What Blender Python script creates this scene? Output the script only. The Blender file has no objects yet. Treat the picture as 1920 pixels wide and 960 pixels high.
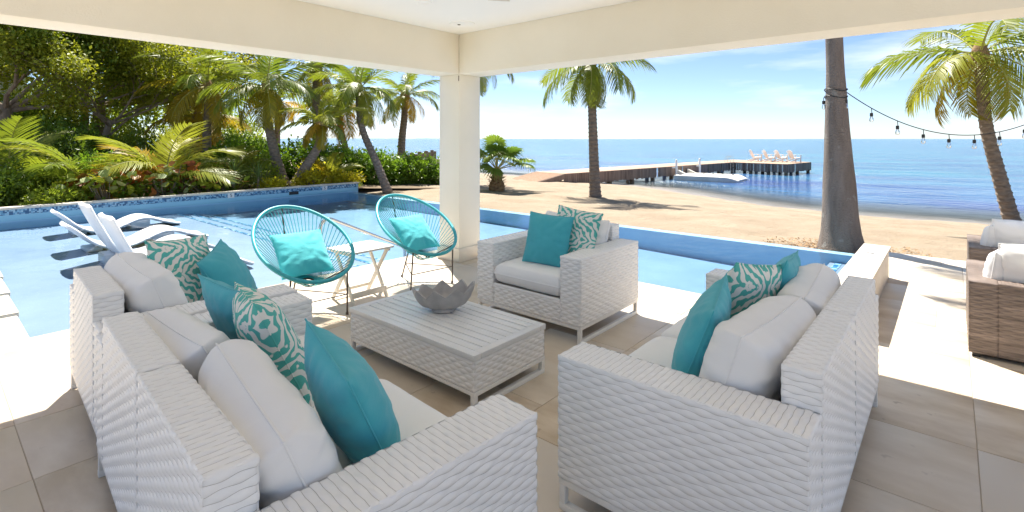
import bpy, bmesh, math, random
import numpy as np
from mathutils import Vector, Matrix, noise

random.seed(7)
rng = np.random.default_rng(7)
scene = bpy.context.scene
C = scene.collection
PI = math.pi
R = math.radians

# ------------------------------------------------------------------ camera, sky, sun, exposure
cam_d = bpy.data.cameras.new("camera")
cam = bpy.data.objects.new("camera", cam_d)
C.objects.link(cam)
cam.location = (4.5275, -4.2823, 1.5)
cam.rotation_euler = (PI / 2, 0, math.atan2(0.652, 0.758))
cam_d.sensor_width = 36
cam_d.lens = 959 / 1920 * 36
cam_d.shift_y = -220 / 1920
cam_d.clip_start = 0.05
cam_d.clip_end = 20000
scene.camera = cam

SUN = Vector((-0.418, 0.253, 0.873)).normalized()
world = bpy.data.worlds.new("World")
scene.world = world
world.use_nodes = True
wn, wl = world.node_tree.nodes, world.node_tree.links
wn.clear()
sky = wn.new("ShaderNodeTexSky")
sky.sky_type = 'NISHITA'
sky.sun_disc = False
sky.sun_elevation = math.asin(SUN.z)
sky.sun_rotation = math.atan2(SUN.x, SUN.y)
sky.air_density = 0.62
sky.dust_density = 0.3
sky.ozone_density = 3.0
tc = wn.new("ShaderNodeTexCoord")
mp = wn.new("ShaderNodeMapping")
mp.inputs['Scale'].default_value = (1.6, 1.6, 9.0)
mp.inputs['Rotation'].default_value = (0.06, 0.04, 0.6)
cn = wn.new("ShaderNodeTexNoise")
cn.inputs['Scale'].default_value = 1.7
cn.inputs['Detail'].default_value = 7
cn.inputs['Roughness'].default_value = 0.55
cr = wn.new("ShaderNodeMapRange")
cr.inputs['From Min'].default_value = 0.50
cr.inputs['From Max'].default_value = 0.78
cr.inputs['To Max'].default_value = 0.8
cm = wn.new("ShaderNodeMixRGB")
cm.inputs['Color2'].default_value = (6.8, 7.2, 7.8, 1)
bg = wn.new("ShaderNodeBackground")
bg.inputs['Strength'].default_value = 0.058
wo = wn.new("ShaderNodeOutputWorld")
wl.new(tc.outputs['Generated'], mp.inputs['Vector'])
wl.new(mp.outputs[0], cn.inputs['Vector'])
wl.new(cn.outputs['Fac'], cr.inputs['Value'])
wl.new(cr.outputs[0], cm.inputs['Fac'])
wl.new(sky.outputs[0], cm.inputs['Color1'])
wl.new(cm.outputs[0], bg.inputs['Color'])
wl.new(bg.outputs[0], wo.inputs[0])

sd = bpy.data.lights.new("sun", 'SUN')
sun = bpy.data.objects.new("sun", sd)
C.objects.link(sun)
sd.energy = 3.7
sd.angle = R(0.55)
sd.color = (1.0, 0.95, 0.86)
sun.location = (0, 0, 30)
sun.rotation_euler = SUN.to_track_quat('Z', 'Y').to_euler()

scene.view_settings.view_transform = 'Standard'
scene.view_settings.look = 'None'
scene.view_settings.exposure = 1.7
scene.view_settings.gamma = 1
scene.cycles.use_denoising = True
scene.cycles.max_bounces = 12
scene.cycles.diffuse_bounces = 6
scene.cycles.transparent_max_bounces = 24
scene.cycles.caustics_reflective = False
scene.cycles.caustics_refractive = False
scene.cycles.sample_clamp_indirect = 6

# ------------------------------------------------------------------ materials
def nodes_of(m):
    m.use_nodes = True
    n, l = m.node_tree.nodes, m.node_tree.links
    n.clear()
    out = n.new("ShaderNodeOutputMaterial")
    return n, l, out

def math_n(n, l, op, a, b=None, clamp=False):
    k = n.new("ShaderNodeMath")
    k.operation = op
    k.use_clamp = clamp
    for i, s in enumerate((a, b)):
        if s is None:
            continue
        if isinstance(s, (int, float)):
            k.inputs[i].default_value = s
        else:
            l.new(s, k.inputs[i])
    return k.outputs[0]

def mix_c(n, l, fac, a, b, mode='MIX'):
    k = n.new("ShaderNodeMixRGB")
    k.blend_type = mode
    for i, s in ((0, fac), (1, a), (2, b)):
        if isinstance(s, (int, float)):
            k.inputs[i].default_value = s
        elif isinstance(s, tuple):
            k.inputs[i].default_value = (*s, 1)
        else:
            l.new(s, k.inputs[i])
    return k.outputs[0]

def noise_n(n, l, scale, detail=4, rough=0.55, vec=None, stretch=None, dist=0):
    if vec is None:
        t = n.new("ShaderNodeTexCoord")
        vec = t.outputs['Object']
    if stretch:
        m = n.new("ShaderNodeMapping")
        m.inputs['Scale'].default_value = stretch
        l.new(vec, m.inputs[0])
        vec = m.outputs[0]
    k = n.new("ShaderNodeTexNoise")
    k.inputs['Scale'].default_value = scale
    k.inputs['Detail'].default_value = detail
    k.inputs['Roughness'].default_value = rough
    k.inputs['Distortion'].default_value = dist
    l.new(vec, k.inputs['Vector'])
    return k.outputs['Fac']

def ramp(n, l, fac, lo, hi):
    k = n.new("ShaderNodeMapRange")
    k.inputs['From Min'].default_value = lo
    k.inputs['From Max'].default_value = hi
    l.new(fac, k.inputs['Value'])
    return k.outputs[0]

def mat(name, col, col2=None, nscale=5, ncontrast=(0.35, 0.65), rough=0.6, metal=0.0, bump=None,
        bump2=None, translucent=0.0, island=None, objrand=None, stretch=None, spec=0.5, detail=5, sheen=0.0, spots=None):
    m = bpy.data.materials.new(name)
    n, l, out = nodes_of(m)
    p = n.new("ShaderNodeBsdfPrincipled")
    p.inputs['Roughness'].default_value = rough
    p.inputs['Metallic'].default_value = metal
    p.inputs['Specular IOR Level'].default_value = spec
    if sheen:
        p.inputs['Sheen Weight'].default_value = sheen
    c = col
    if col2:
        f = ramp(n, l, noise_n(n, l, nscale, detail, stretch=stretch), *ncontrast)
        c = mix_c(n, l, f, col, col2)
    if spots:
        f = ramp(n, l, noise_n(n, l, spots[1], 3), spots[2], spots[2] + 0.06)
        c = mix_c(n, l, f, c, spots[0])
    if island:
        g = n.new("ShaderNodeNewGeometry")
        c = mix_c(n, l, g.outputs['Random Per Island'], c, island)
    if objrand:
        g = n.new("ShaderNodeObjectInfo")
        c = mix_c(n, l, g.outputs['Random'], c, objrand)
    if isinstance(c, tuple):
        p.inputs['Base Color'].default_value = (*c, 1)
    else:
        l.new(c, p.inputs['Base Color'])
    if bump:
        b = n.new("ShaderNodeBump")
        b.inputs['Strength'].default_value = bump[1]
        b.inputs['Distance'].default_value = bump[2]
        l.new(noise_n(n, l, bump[0], 6, 0.6, stretch=bump[3] if len(bump) > 3 else None), b.inputs['Height'])
        if bump2:
            b2 = n.new("ShaderNodeBump")
            b2.inputs['Strength'].default_value = bump2[1]
            b2.inputs['Distance'].default_value = bump2[2]
            l.new(noise_n(n, l, bump2[0], 3, 0.5, stretch=(1, 1, 1.9), dist=0.8), b2.inputs['Height'])
            l.new(b2.outputs[0], b.inputs['Normal'])
        l.new(b.outputs[0], p.inputs['Normal'])
    s = p.outputs[0]
    if translucent:
        t = n.new("ShaderNodeBsdfTranslucent")
        if isinstance(c, tuple):
            t.inputs[0].default_value = (*c, 1)
        else:
            l.new(mix_c(n, l, 0.55, c, (1.0, 0.95, 0.25), 'MULTIPLY'), t.inputs[0])
        k = n.new("ShaderNodeMixShader")
        k.inputs[0].default_value = translucent
        l.new(s, k.inputs[1])
        l.new(t.outputs[0], k.inputs[2])
        s = k.outputs[0]
    l.new(s, out.inputs[0])
    return m

M = {}
M['tile'] = mat('travertine', (0.50, 0.385, 0.26), (0.70, 0.60, 0.47), 2.2, (0.36, 0.64), rough=0.42, objrand=(0.62, 0.545, 0.45),
                bump=(60, 0.12, 0.002), stretch=(1, 2.4, 1), detail=8, spots=((0.40, 0.31, 0.22), 9, 0.66))
M['grout'] = mat('grout', (0.45, 0.38, 0.30), rough=0.9)
M['stucco'] = mat('stucco', (0.82, 0.78, 0.68), (0.79, 0.745, 0.64), 1.3, rough=0.85, bump=(70, 0.6, 0.004))
M['ceiling'] = mat('ceiling_paint', (0.91, 0.91, 0.90), (0.89, 0.89, 0.88), 0.8, rough=0.8, bump=(120, 0.1, 0.001))
M['limestone'] = mat('limestone', (0.74, 0.68, 0.58), (0.66, 0.58, 0.47), 3, rough=0.55, stretch=(1, 1, 3), bump=(50, 0.15, 0.002))
M['wicker'] = mat('white_resin_wicker', (0.88, 0.87, 0.855), (0.84, 0.83, 0.81), 2.5, rough=0.42, bump=(300, 0.05, 0.0005))
M['wicker_gap'] = mat('wicker_gap_shade', (0.40, 0.37, 0.33), rough=0.9)  # dark colour stands in for the shade between wicker strands
M['white_metal'] = mat('white_powder_coat', (0.80, 0.79, 0.77), (0.74, 0.73, 0.70), 6, rough=0.4)
M['linen'] = mat('white_canvas', (0.83, 0.82, 0.81), (0.80, 0.79, 0.775), 3.5, rough=0.9, bump=(420, 0.25, 0.0012), bump2=(7, 0.35, 0.012), sheen=0.15)
M['linen_bright'] = mat('bleached_canvas', (0.86, 0.86, 0.855), (0.83, 0.83, 0.83), 3, rough=0.9, bump=(420, 0.2, 0.001), bump2=(7, 0.35, 0.012))
M['teal'] = mat('teal_canvas', (0.045, 0.36, 0.43), (0.06, 0.41, 0.48), 4, rough=0.85, bump=(420, 0.3, 0.0012), bump2=(7, 0.35, 0.012), sheen=0.2)
M['aqua'] = mat('aqua_canvas', (0.06, 0.50, 0.56), (0.08, 0.55, 0.60), 4, rough=0.85, bump=(420, 0.3, 0.0012), bump2=(7, 0.35, 0.012), sheen=0.2)
M['cord'] = mat('teal_vinyl_cord', (0.035, 0.38, 0.43), rough=0.35)
M['steel_dark'] = mat('bronze_steel', (0.07, 0.055, 0.045), (0.12, 0.09, 0.07), 12, rough=0.5, metal=0.3)
M['chrome'] = mat('stainless_steel', (0.62, 0.60, 0.57), rough=0.22, metal=1.0)
M['table_paint'] = mat('table_paint', (0.78, 0.78, 0.77), (0.72, 0.72, 0.71), 3, rough=0.32, spots=((0.22, 0.21, 0.2), 26, 0.735))
M['white_wood'] = mat('white_painted_wood', (0.78, 0.74, 0.67), (0.70, 0.65, 0.57), 8, rough=0.55, stretch=(1, 1, 6))
M['cast_stone'] = mat('cast_stone', (0.36, 0.345, 0.33), (0.48, 0.46, 0.44), 9, rough=0.85, bump=(60, 0.5, 0.004))
M['brown_wicker'] = mat('brown_resin_wicker', (0.10, 0.075, 0.062), (0.25, 0.195, 0.165), 7, (0.3, 0.7), rough=0.45, stretch=(0.6, 0.6, 6))
M['plastic'] = mat('white_moulded_plastic', (0.82, 0.82, 0.82), (0.79, 0.79, 0.79), 3, rough=0.35)
M['float'] = mat('float_plastic', (0.66, 0.63, 0.57), (0.56, 0.53, 0.46), 2, rough=0.55)
M['black'] = mat('black_rubber_and_gap_shade', (0.02, 0.02, 0.02), rough=0.5)  # also painted in as the shade inside the brown weave
M['ink'] = mat('black_print', (0.015, 0.015, 0.015), rough=0.6)
M['sign'] = mat('white_tile_sign', (0.8, 0.8, 0.79), rough=0.3)
M['bluetile'] = mat('light_blue_tile', (0.30, 0.58, 0.72), rough=0.2)
M['pooltile'] = mat('pool_wall_tile', (0.34, 0.60, 0.80), (0.40, 0.66, 0.84), 3, rough=0.3)
M['deck_wood'] = mat('dock_deck_wood', (0.46, 0.30, 0.20), (0.58, 0.42, 0.30), 6, rough=0.8, stretch=(1, 6, 1))
M['skirt_wood'] = mat('weathered_skirt_boards', (0.13, 0.085, 0.06), (0.24, 0.17, 0.13), 3, rough=0.85, island=(0.28, 0.20, 0.155), stretch=(2, 2, 0.5))
M['pile'] = mat('dock_pile_wood', (0.16, 0.12, 0.08), (0.25, 0.2, 0.12), 4, rough=0.9)
M['adirondack'] = mat('white_adirondack', (0.80, 0.77, 0.73), rough=0.5)
M['bark'] = mat('tree_bark', (0.20, 0.15, 0.115), (0.32, 0.26, 0.20), 8, rough=0.95, stretch=(1, 1, 0.3), bump=(30, 0.8, 0.02))
M['palm_bark'] = mat('palm_bark', (0.17, 0.13, 0.10), (0.28, 0.225, 0.18), 9, rough=0.95, stretch=(1, 1, 3), bump=(40, 0.7, 0.012))
M['royal_bark'] = mat('royal_palm_bark', (0.16, 0.125, 0.102), (0.25, 0.21, 0.185), 3, (0.3, 0.7), rough=0.95, bump=(45, 1.0, 0.03), stretch=(3, 3, 0.5), detail=9, spots=((0.27, 0.25, 0.225), 7, 0.62))
M['fibre'] = mat('palm_fibre', (0.20, 0.12, 0.06), (0.33, 0.22, 0.11), 14, rough=1, bump=(30, 0.8, 0.02))
M['coconut'] = mat('coconut', (0.22, 0.20, 0.05), (0.30, 0.22, 0.08), 6, rough=0.6)
M['rachis'] = mat('palm_rachis', (0.34, 0.33, 0.09), rough=0.6)
TR = 0.5
M['frond'] = mat('palm_frond_green', (0.15, 0.23, 0.03), objrand=(0.26, 0.31, 0.035), rough=0.42, translucent=TR, island=(0.15, 0.20, 0.03))
M['frond_y'] = mat('palm_frond_yellow', (0.46, 0.38, 0.02), objrand=(0.52, 0.32, 0.03), rough=0.45, translucent=TR, island=(0.24, 0.26, 0.03))
M['frond_lime'] = mat('palm_frond_lime', (0.26, 0.32, 0.035), objrand=(0.36, 0.37, 0.05), rough=0.4, translucent=TR, island=(0.22, 0.28, 0.06))
M['fan'] = mat('fan_palm_leaf', (0.14, 0.25, 0.04), objrand=(0.20, 0.29, 0.05), rough=0.45, translucent=TR)
M['leaf_tree'] = mat('tree_leaf', (0.13, 0.23, 0.02), (0.25, 0.33, 0.03), 0.9, (0.4, 0.62), rough=0.5, translucent=TR, island=(0.26, 0.32, 0.03))
M['leaf_tree2'] = mat('tree_leaf_golden', (0.22, 0.28, 0.02), (0.36, 0.38, 0.03), 0.8, (0.4, 0.62), rough=0.5, translucent=TR, island=(0.33, 0.34, 0.03))
M['leaf_hedge'] = mat('hedge_leaf', (0.12, 0.24, 0.02), (0.20, 0.31, 0.03), 1.2, (0.4, 0.65), rough=0.38, translucent=TR, island=(0.17, 0.28, 0.03))
M['leaf_yellow'] = mat('golden_shrub_leaf', (0.60, 0.54, 0.02), (0.46, 0.48, 0.03), 2, rough=0.45, translucent=0.65, island=(0.62, 0.54, 0.05))
M['leaf_lime'] = mat('lime_shrub_leaf', (0.24, 0.34, 0.03), (0.36, 0.42, 0.04), 2, rough=0.42, translucent=TR, island=(0.32, 0.40, 0.05))
M['leaf_dark'] = mat('dark_shrub_leaf', (0.10, 0.18, 0.02), (0.17, 0.26, 0.03), 1.2, rough=0.4, translucent=0.4, island=(0.18, 0.26, 0.03))
M['leaf_spiky'] = mat('spiky_leaf', (0.13, 0.20, 0.04), objrand=(0.17, 0.24, 0.06), rough=0.45, translucent=0.3, island=(0.20, 0.27, 0.09))
M['sg1'] = mat('sea_grape_leaf', (0.20, 0.30, 0.03), objrand=(0.36, 0.40, 0.05), rough=0.35, translucent=0.4)
M['sg2'] = mat('sea_grape_leaf_pale', (0.42, 0.46, 0.24), objrand=(0.34, 0.42, 0.16), rough=0.35, translucent=0.35)
M['sg3'] = mat('sea_grape_leaf_rust', (0.52, 0.15, 0.04), objrand=(0.58, 0.28, 0.08), rough=0.4, translucent=0.35)
M['sg4'] = mat('sea_grape_leaf_maroon', (0.27, 0.09, 0.06), objrand=(0.38, 0.16, 0.09), rough=0.35, translucent=0.25)
M['soil'] = mat('garden_soil', (0.12, 0.085, 0.055), (0.22, 0.16, 0.10), 3, rough=1, bump=(12, 0.8, 0.03))
M['mulch'] = mat('palm_mulch', (0.22, 0.13, 0.07), (0.42, 0.29, 0.17), 30, rough=1, island=(0.38, 0.25, 0.14))
M['house'] = mat('white_house_paint', (0.74, 0.76, 0.80), rough=0.8)
M['roof'] = mat('house_roof', (0.30, 0.29, 0.28), rough=0.8)
M['farland_haze'] = mat('hazy_far_land', (0.16, 0.24, 0.30), (0.20, 0.28, 0.33), 0.01, rough=1)  # haze of distance put into the bluish land colour
M['bulb_glass'] = None

def sand_material():
    m = bpy.data.materials.new('beach_sand')
    n, l, out = nodes_of(m)
    p = n.new("ShaderNodeBsdfPrincipled")
    p.inputs['Roughness'].default_value = 0.95
    t = n.new("ShaderNodeTexCoord")
    o = t.outputs['Object']
    c = mix_c(n, l, ramp(n, l, noise_n(n, l, 0.9, 6, vec=o), 0.35, 0.65), (0.29, 0.222, 0.150), (0.35, 0.28, 0.20))
    c = mix_c(n, l, ramp(n, l, noise_n(n, l, 14, 5, 0.7, vec=o), 0.60, 0.72), c, (0.25, 0.185, 0.125))
    g = n.new("ShaderNodeNewGeometry")
    s = n.new("ShaderNodeSeparateXYZ")
    l.new(g.outputs['Position'], s.inputs[0])
    nz = math_n(n, l, 'MULTIPLY', math_n(n, l, 'SUBTRACT', noise_n(n, l, 0.8, 3, vec=o), 0.5), 0.16)
    wet = ramp(n, l, math_n(n, l, 'ADD', s.outputs['Z'], nz), -1.02, -1.12)
    c = mix_c(n, l, wet, c, (0.26, 0.225, 0.185))
    l.new(c, p.inputs['Base Color'])
    l.new(math_n(n, l, 'SUBTRACT', 0.95, math_n(n, l, 'MULTIPLY', wet, 0.55)), p.inputs['Roughness'])
    b = n.new("ShaderNodeBump")
    b.inputs['Strength'].default_value = 1.0
    b.inputs['Distance'].default_value = 0.07
    l.new(noise_n(n, l, 7, 8, 0.7, vec=o), b.inputs['Height'])
    l.new(b.outputs[0], p.inputs['Normal'])
    l.new(p.outputs[0], out.inputs[0])
    return m
M['sand'] = sand_material()

def sea_material():
    m = bpy.data.materials.new('sea_water')
    n, l, out = nodes_of(m)
    t = n.new("ShaderNodeTexCoord")
    o = t.outputs['Object']
    a = n.new("ShaderNodeAttribute")
    a.attribute_name = 'depth'
    d = a.outputs['Fac']
    patch = ramp(n, l, noise_n(n, l, 0.055, 4, 0.6, vec=o, stretch=(1, 2.2, 1)), 0.42, 0.60)
    shallow = mix_c(n, l, patch, (0.05, 0.14, 0.28), (0.035, 0.07, 0.22))
    mid = mix_c(n, l, patch, (0.025, 0.155, 0.25), (0.012, 0.085, 0.21))
    c = mix_c(n, l, ramp(n, l, d, 0.9, 2.6), shallow, mid)
    c = mix_c(n, l, ramp(n, l, d, 0.0, 0.45), (0.22, 0.24, 0.21), c)
    foam = math_n(n, l, 'MULTIPLY', ramp(n, l, d, 0.16, 0.02), ramp(n, l, noise_n(n, l, 1.6, 5, 0.65, vec=o, stretch=(0.6, 2, 1)), 0.40, 0.60))
    c = mix_c(n, l, math_n(n, l, 'MULTIPLY', foam, 0.7), c, (0.50, 0.52, 0.53))
    p = n.new("ShaderNodeBsdfPrincipled")
    p.inputs['Roughness'].default_value = 0.12
    p.inputs['IOR'].default_value = 1.33
    p.inputs['Specular IOR Level'].default_value = 0.3
    l.new(c, p.inputs['Base Color'])
    h = math_n(n, l, 'ADD', math_n(n, l, 'MULTIPLY', noise_n(n, l, 0.9, 5, 0.6, vec=o, stretch=(1, 1.8, 1)), 1.0),
               math_n(n, l, 'MULTIPLY', noise_n(n, l, 0.16, 4, 0.6, vec=o, stretch=(1, 1.8, 1)), 3.0))
    b = n.new("ShaderNodeBump")
    b.inputs['Strength'].default_value = 0.9
    b.inputs['Distance'].default_value = 0.35
    l.new(h, b.inputs['Height'])
    l.new(b.outputs[0], p.inputs['Normal'])
    tr = n.new("ShaderNodeBsdfTransparent")
    k = n.new("ShaderNodeMixShader")
    l.new(math_n(n, l, 'ADD', math_n(n, l, 'MULTIPLY', ramp(n, l, d, 0.0, 0.5), 0.85), 0.15, True), k.inputs[0])
    l.new(tr.outputs[0], k.inputs[1])
    l.new(p.outputs[0], k.inputs[2])
    l.new(k.outputs[0], out.inputs[0])
    return m
M['sea'] = sea_material()

def water_material():
    m = bpy.data.materials.new('pool_water')
    n, l, out = nodes_of(m)
    t = n.new("ShaderNodeTexCoord")
    o = t.outputs['Object']
    b = n.new("ShaderNodeBump")
    b.inputs['Strength'].default_value = 0.55
    b.inputs['Distance'].default_value = 0.02
    l.new(math_n(n, l, 'ADD', noise_n(n, l, 2.2, 3, 0.5, vec=o), math_n(n, l, 'MULTIPLY', noise_n(n, l, 9, 2, 0.5, vec=o), 0.25)), b.inputs['Height'])
    f = n.new("ShaderNodeFresnel")
    f.inputs['IOR'].default_value = 1.33
    l.new(b.outputs[0], f.inputs['Normal'])
    tr = n.new("ShaderNodeBsdfTransparent")
    gl = n.new("ShaderNodeBsdfGlossy")
    gl.inputs['Roughness'].default_value = 0.03
    l.new(b.outputs[0], gl.inputs['Normal'])
    k = n.new("ShaderNodeMixShader")
    l.new(math_n(n, l, 'MULTIPLY', f.outputs[0], 0.6), k.inputs[0])
    l.new(tr.outputs[0], k.inputs[1])
    l.new(gl.outputs[0], k.inputs[2])
    l.new(k.outputs[0], out.inputs['Surface'])
    v = n.new("ShaderNodeVolumeAbsorption")
    v.inputs['Color'].default_value = (0.12, 0.76, 0.96, 1)
    v.inputs['Density'].default_value = 0.30
    l.new(v.outputs[0], out.inputs['Volume'])
    return m
M['water'] = water_material()

def plaster_material():
    m = bpy.data.materials.new('pool_plaster')
    n, l, out = nodes_of(m)
    t = n.new("ShaderNodeTexCoord")
    o = t.outputs['Object']
    p = n.new("ShaderNodeBsdfPrincipled")
    p.inputs['Roughness'].default_value = 0.6
    c = mix_c(n, l, ramp(n, l, noise_n(n, l, 1.1, 4, vec=o), 0.35, 0.65), (0.17, 0.235, 0.35), (0.215, 0.285, 0.40))
    c = mix_c(n, l, ramp(n, l, noise_n(n, l, 40, 3, 0.7, vec=o), 0.62, 0.75), c, (0.30, 0.39, 0.48))
    l.new(c, p.inputs['Base Color'])
    l.new(p.outputs[0], out.inputs[0])
    return m
M['plaster'] = plaster_material()

def mosaic_material(name, cols, size=0.028):
    m = bpy.data.materials.new(name)
    n, l, out = nodes_of(m)
    t = n.new("ShaderNodeTexCoord")
    v = n.new("ShaderNodeVectorMath")
    v.operation = 'SCALE'
    v.inputs['Scale'].default_value = 1 / size
    l.new(t.outputs['Object'], v.inputs[0])
    fl = n.new("ShaderNodeVectorMath")
    fl.operation = 'FLOOR'
    l.new(v.outputs[0], fl.inputs[0])
    wnz = n.new("ShaderNodeTexWhiteNoise")
    l.new(fl.outputs[0], wnz.inputs['Vector'])
    fr = n.new("ShaderNodeVectorMath")
    fr.operation = 'FRACTION'
    l.new(v.outputs[0], fr.inputs[0])
    cr_ = n.new("ShaderNodeValToRGB")
    cr_.color_ramp.interpolation = 'CONSTANT'
    e = cr_.color_ramp.elements
    e[0].color = (*cols[0], 1)
    e[1].position = 0.34
    e[1].color = (*cols[1], 1)
    for k, c in enumerate(cols[2:]):
        q = e.new(0.34 + 0.66 * (k + 1) / (len(cols) - 1))
        q.color = (*c, 1)
    l.new(wnz.outputs['Value'], cr_.inputs[0])
    p = n.new("ShaderNodeBsdfPrincipled")
    p.inputs['Roughness'].default_value = 0.2
    l.new(cr_.outputs[0], p.inputs['Base Color'])
    l.new(p.outputs[0], out.inputs[0])
    return m
M['mosaic'] = mosaic_material('glass_mosaic', [(0.05, 0.13, 0.25), (0.26, 0.47, 0.62), (0.13, 0.31, 0.48), (0.36, 0.55, 0.66)], 0.027)
M['mosaic_step'] = mosaic_material('step_mosaic', [(0.03, 0.16, 0.36), (0.10, 0.32, 0.55), (0.5, 0.68, 0.78)], 0.05)

def ikat_material(name, green):
    m = bpy.data.materials.new(name)
    n, l, out = nodes_of(m)
    t = n.new("ShaderNodeTexCoord")
    s = n.new("ShaderNodeSeparateXYZ")
    l.new(t.outputs['Object'], s.inputs[0])
    au = math_n(n, l, 'ABSOLUTE', s.outputs['X'])
    sv = math_n(n, l, 'PINGPONG', math_n(n, l, 'ADD', s.outputs['Z'], 1.03), 0.17)
    cmb = n.new("ShaderNodeCombineXYZ")
    l.new(au, cmb.inputs[0])
    l.new(sv, cmb.inputs[2])
    warp = math_n(n, l, 'MULTIPLY', math_n(n, l, 'SUBTRACT', noise_n(n, l, 7.5, 2, vec=cmb.outputs[0]), 0.5), 0.17)
    jag = math_n(n, l, 'MULTIPLY', math_n(n, l, 'PINGPONG', math_n(n, l, 'ADD', au, math_n(n, l, 'MULTIPLY', sv, 0.4)), 0.016), 0.55)
    d = math_n(n, l, 'ADD', math_n(n, l, 'ADD', math_n(n, l, 'MULTIPLY', au, 0.75), sv), math_n(n, l, 'ADD', warp, jag))
    st = math_n(n, l, 'SINE', math_n(n, l, 'MULTIPLY', d, 2 * PI * 21))
    brk = math_n(n, l, 'MULTIPLY', math_n(n, l, 'GREATER_THAN', noise_n(n, l, 16, 1, vec=cmb.outputs[0]), 0.66), 0.9)
    f = ramp(n, l, math_n(n, l, 'SUBTRACT', st, brk), -0.10, 0.06)
    p = n.new("ShaderNodeBsdfPrincipled")
    p.inputs['Roughness'].default_value = 0.9
    l.new(mix_c(n, l, f, (0.76, 0.74, 0.69), green), p.inputs['Base Color'])
    b = n.new("ShaderNodeBump")
    b.inputs['Strength'].default_value = 0.25
    b.inputs['Distance'].default_value = 0.0012
    l.new(noise_n(n, l, 420, 2), b.inputs['Height'])
    l.new(b.outputs[0], p.inputs['Normal'])
    l.new(p.outputs[0], out.inputs[0])
    return m
M['ikat'] = ikat_material('ikat_canvas', (0.09, 0.43, 0.38))

def glass_bulb():
    m = bpy.data.materials.new('clear_bulb_glass')
    n, l, out = nodes_of(m)
    tr = n.new("ShaderNodeBsdfTransparent")
    gl = n.new("ShaderNodeBsdfGlossy")
    gl.inputs['Roughness'].default_value = 0.05
    f = n.new("ShaderNodeFresnel")
    f.inputs['IOR'].default_value = 1.9
    k = n.new("ShaderNodeMixShader")
    l.new(f.outputs[0], k.inputs[0])
    l.new(tr.outputs[0], k.inputs[1])
    l.new(gl.outputs[0], k.inputs[2])
    l.new(k.outputs[0], out.inputs[0])
    return m
M['bulb_glass'] = glass_bulb()

# ------------------------------------------------------------------ mesh helpers
class MB:
    def __init__(self):
        self.v, self.f = [], []

    def add(self, vs, fs):
        o = len(self.v)
        self.v.extend([tuple(p) for p in vs])
        self.f.extend([tuple(i + o for i in q) for q in fs])
        return self

    def box(self, x0, x1, y0, y1, z0, z1, b=0.0, mtx=None):
        bm = bmesh.new()
        bmesh.ops.create_cube(bm, size=1)
        sx, sy, sz = x1 - x0, y1 - y0, z1 - z0
        for v in bm.verts:
            v.co = Vector(((x0 + x1) / 2 + v.co.x * sx, (y0 + y1) / 2 + v.co.y * sy, (z0 + z1) / 2 + v.co.z * sz))
        if b > 0:
            bmesh.ops.bevel(bm, geom=bm.edges[:], offset=min(b, sx * .45, sy * .45, sz * .45), segments=2, profile=0.5, affect='EDGES')
        bm.verts.index_update()
        vs = [(mtx @ v.co) if mtx else v.co.copy() for v in bm.verts]
        self.add(vs, [[v.index for v in f.verts] for f in bm.faces])
        bm.free()
        return self

    def tube(self, pts, r, n=8, cap=True):
        pts = [Vector(p) for p in pts]
        rs = r if isinstance(r, (list, tuple)) else [r] * len(pts)
        ref = None
        vs, fs = [], []
        for i, p in enumerate(pts):
            t = (pts[min(i + 1, len(pts) - 1)] - pts[max(i - 1, 0)]).normalized()
            if ref is None:
                ref = t.orthogonal().normalized()
            ref = (ref - t * ref.dot(t))
            ref = ref.normalized() if ref.length > 1e-6 else t.orthogonal().normalized()
            q = t.cross(ref)
            for k in range(n):
                a = 2 * PI * k / n
                vs.append(p + (ref * math.cos(a) + q * math.sin(a)) * rs[i])
        for i in range(len(pts) - 1):
            for k in range(n):
                a, b = i * n + k, i * n + (k + 1) % n
                fs.append((a, b, b + n, a + n))
        if cap:
            fs.append(tuple(range(n - 1, -1, -1)))
            fs.append(tuple((len(pts) - 1) * n + k for k in range(n)))
        return self.add(vs, fs)

    def loop(self, pts, r, n=8):
        pts = [Vector(p) for p in pts]
        N = len(pts)
        vs, fs = [], []
        cen = sum(pts, Vector()) / N
        for i, p in enumerate(pts):
            t = (pts[(i + 1) % N] - pts[i - 1]).normalized()
            ref = (p - cen)
            ref = (ref - t * ref.dot(t)).normalized()
            q = t.cross(ref)
            for k in range(n):
                a = 2 * PI * k / n
                vs.append(p + (ref * math.cos(a) + q * math.sin(a)) * r)
        for i in range(N):
            for k in range(n):
                a, b = i * n + k, i * n + (k + 1) % n
                c, d = ((i + 1) % N) * n + (k + 1) % n, ((i + 1) % N) * n + k
                fs.append((a, b, c, d))
        return self.add(vs, fs)

    def lathe(self, prof, n=20, at=(0, 0, 0)):
        vs, fs = [], []
        for r, z in prof:
            for k in range(n):
                a = 2 * PI * k / n
                vs.append((at[0] + r * math.cos(a), at[1] + r * math.sin(a), at[2] + z))
        for i in range(len(prof) - 1):
            for k in range(n):
                a, b = i * n + k, i * n + (k + 1) % n
                fs.append((a, b, b + n, a + n))
        return self.add(vs, fs)

    def mesh(self, name, m, sharp=40):
        me = bpy.data.meshes.new(name)
        me.from_pydata(self.v, [], self.f)
        me.materials.append(m)
        me.shade_smooth()
        if sharp is not None and sharp < 180:
            me.set_sharp_from_angle(angle=R(sharp))
        me.update()
        return me

    def build(self, name, m, parent=None, sharp=40, **tags):
        return put(name, self.mesh(name, m, sharp), parent, **tags)

def put(name, me, parent=None, loc=(0, 0, 0), rot=(0, 0, 0), scale=None, **tags):
    o = bpy.data.objects.new(name, me)
    C.objects.link(o)
    o.parent = parent
    o.location = loc
    o.rotation_euler = rot
    if scale:
        o.scale = scale
    tag(o, **tags)
    return o

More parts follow.
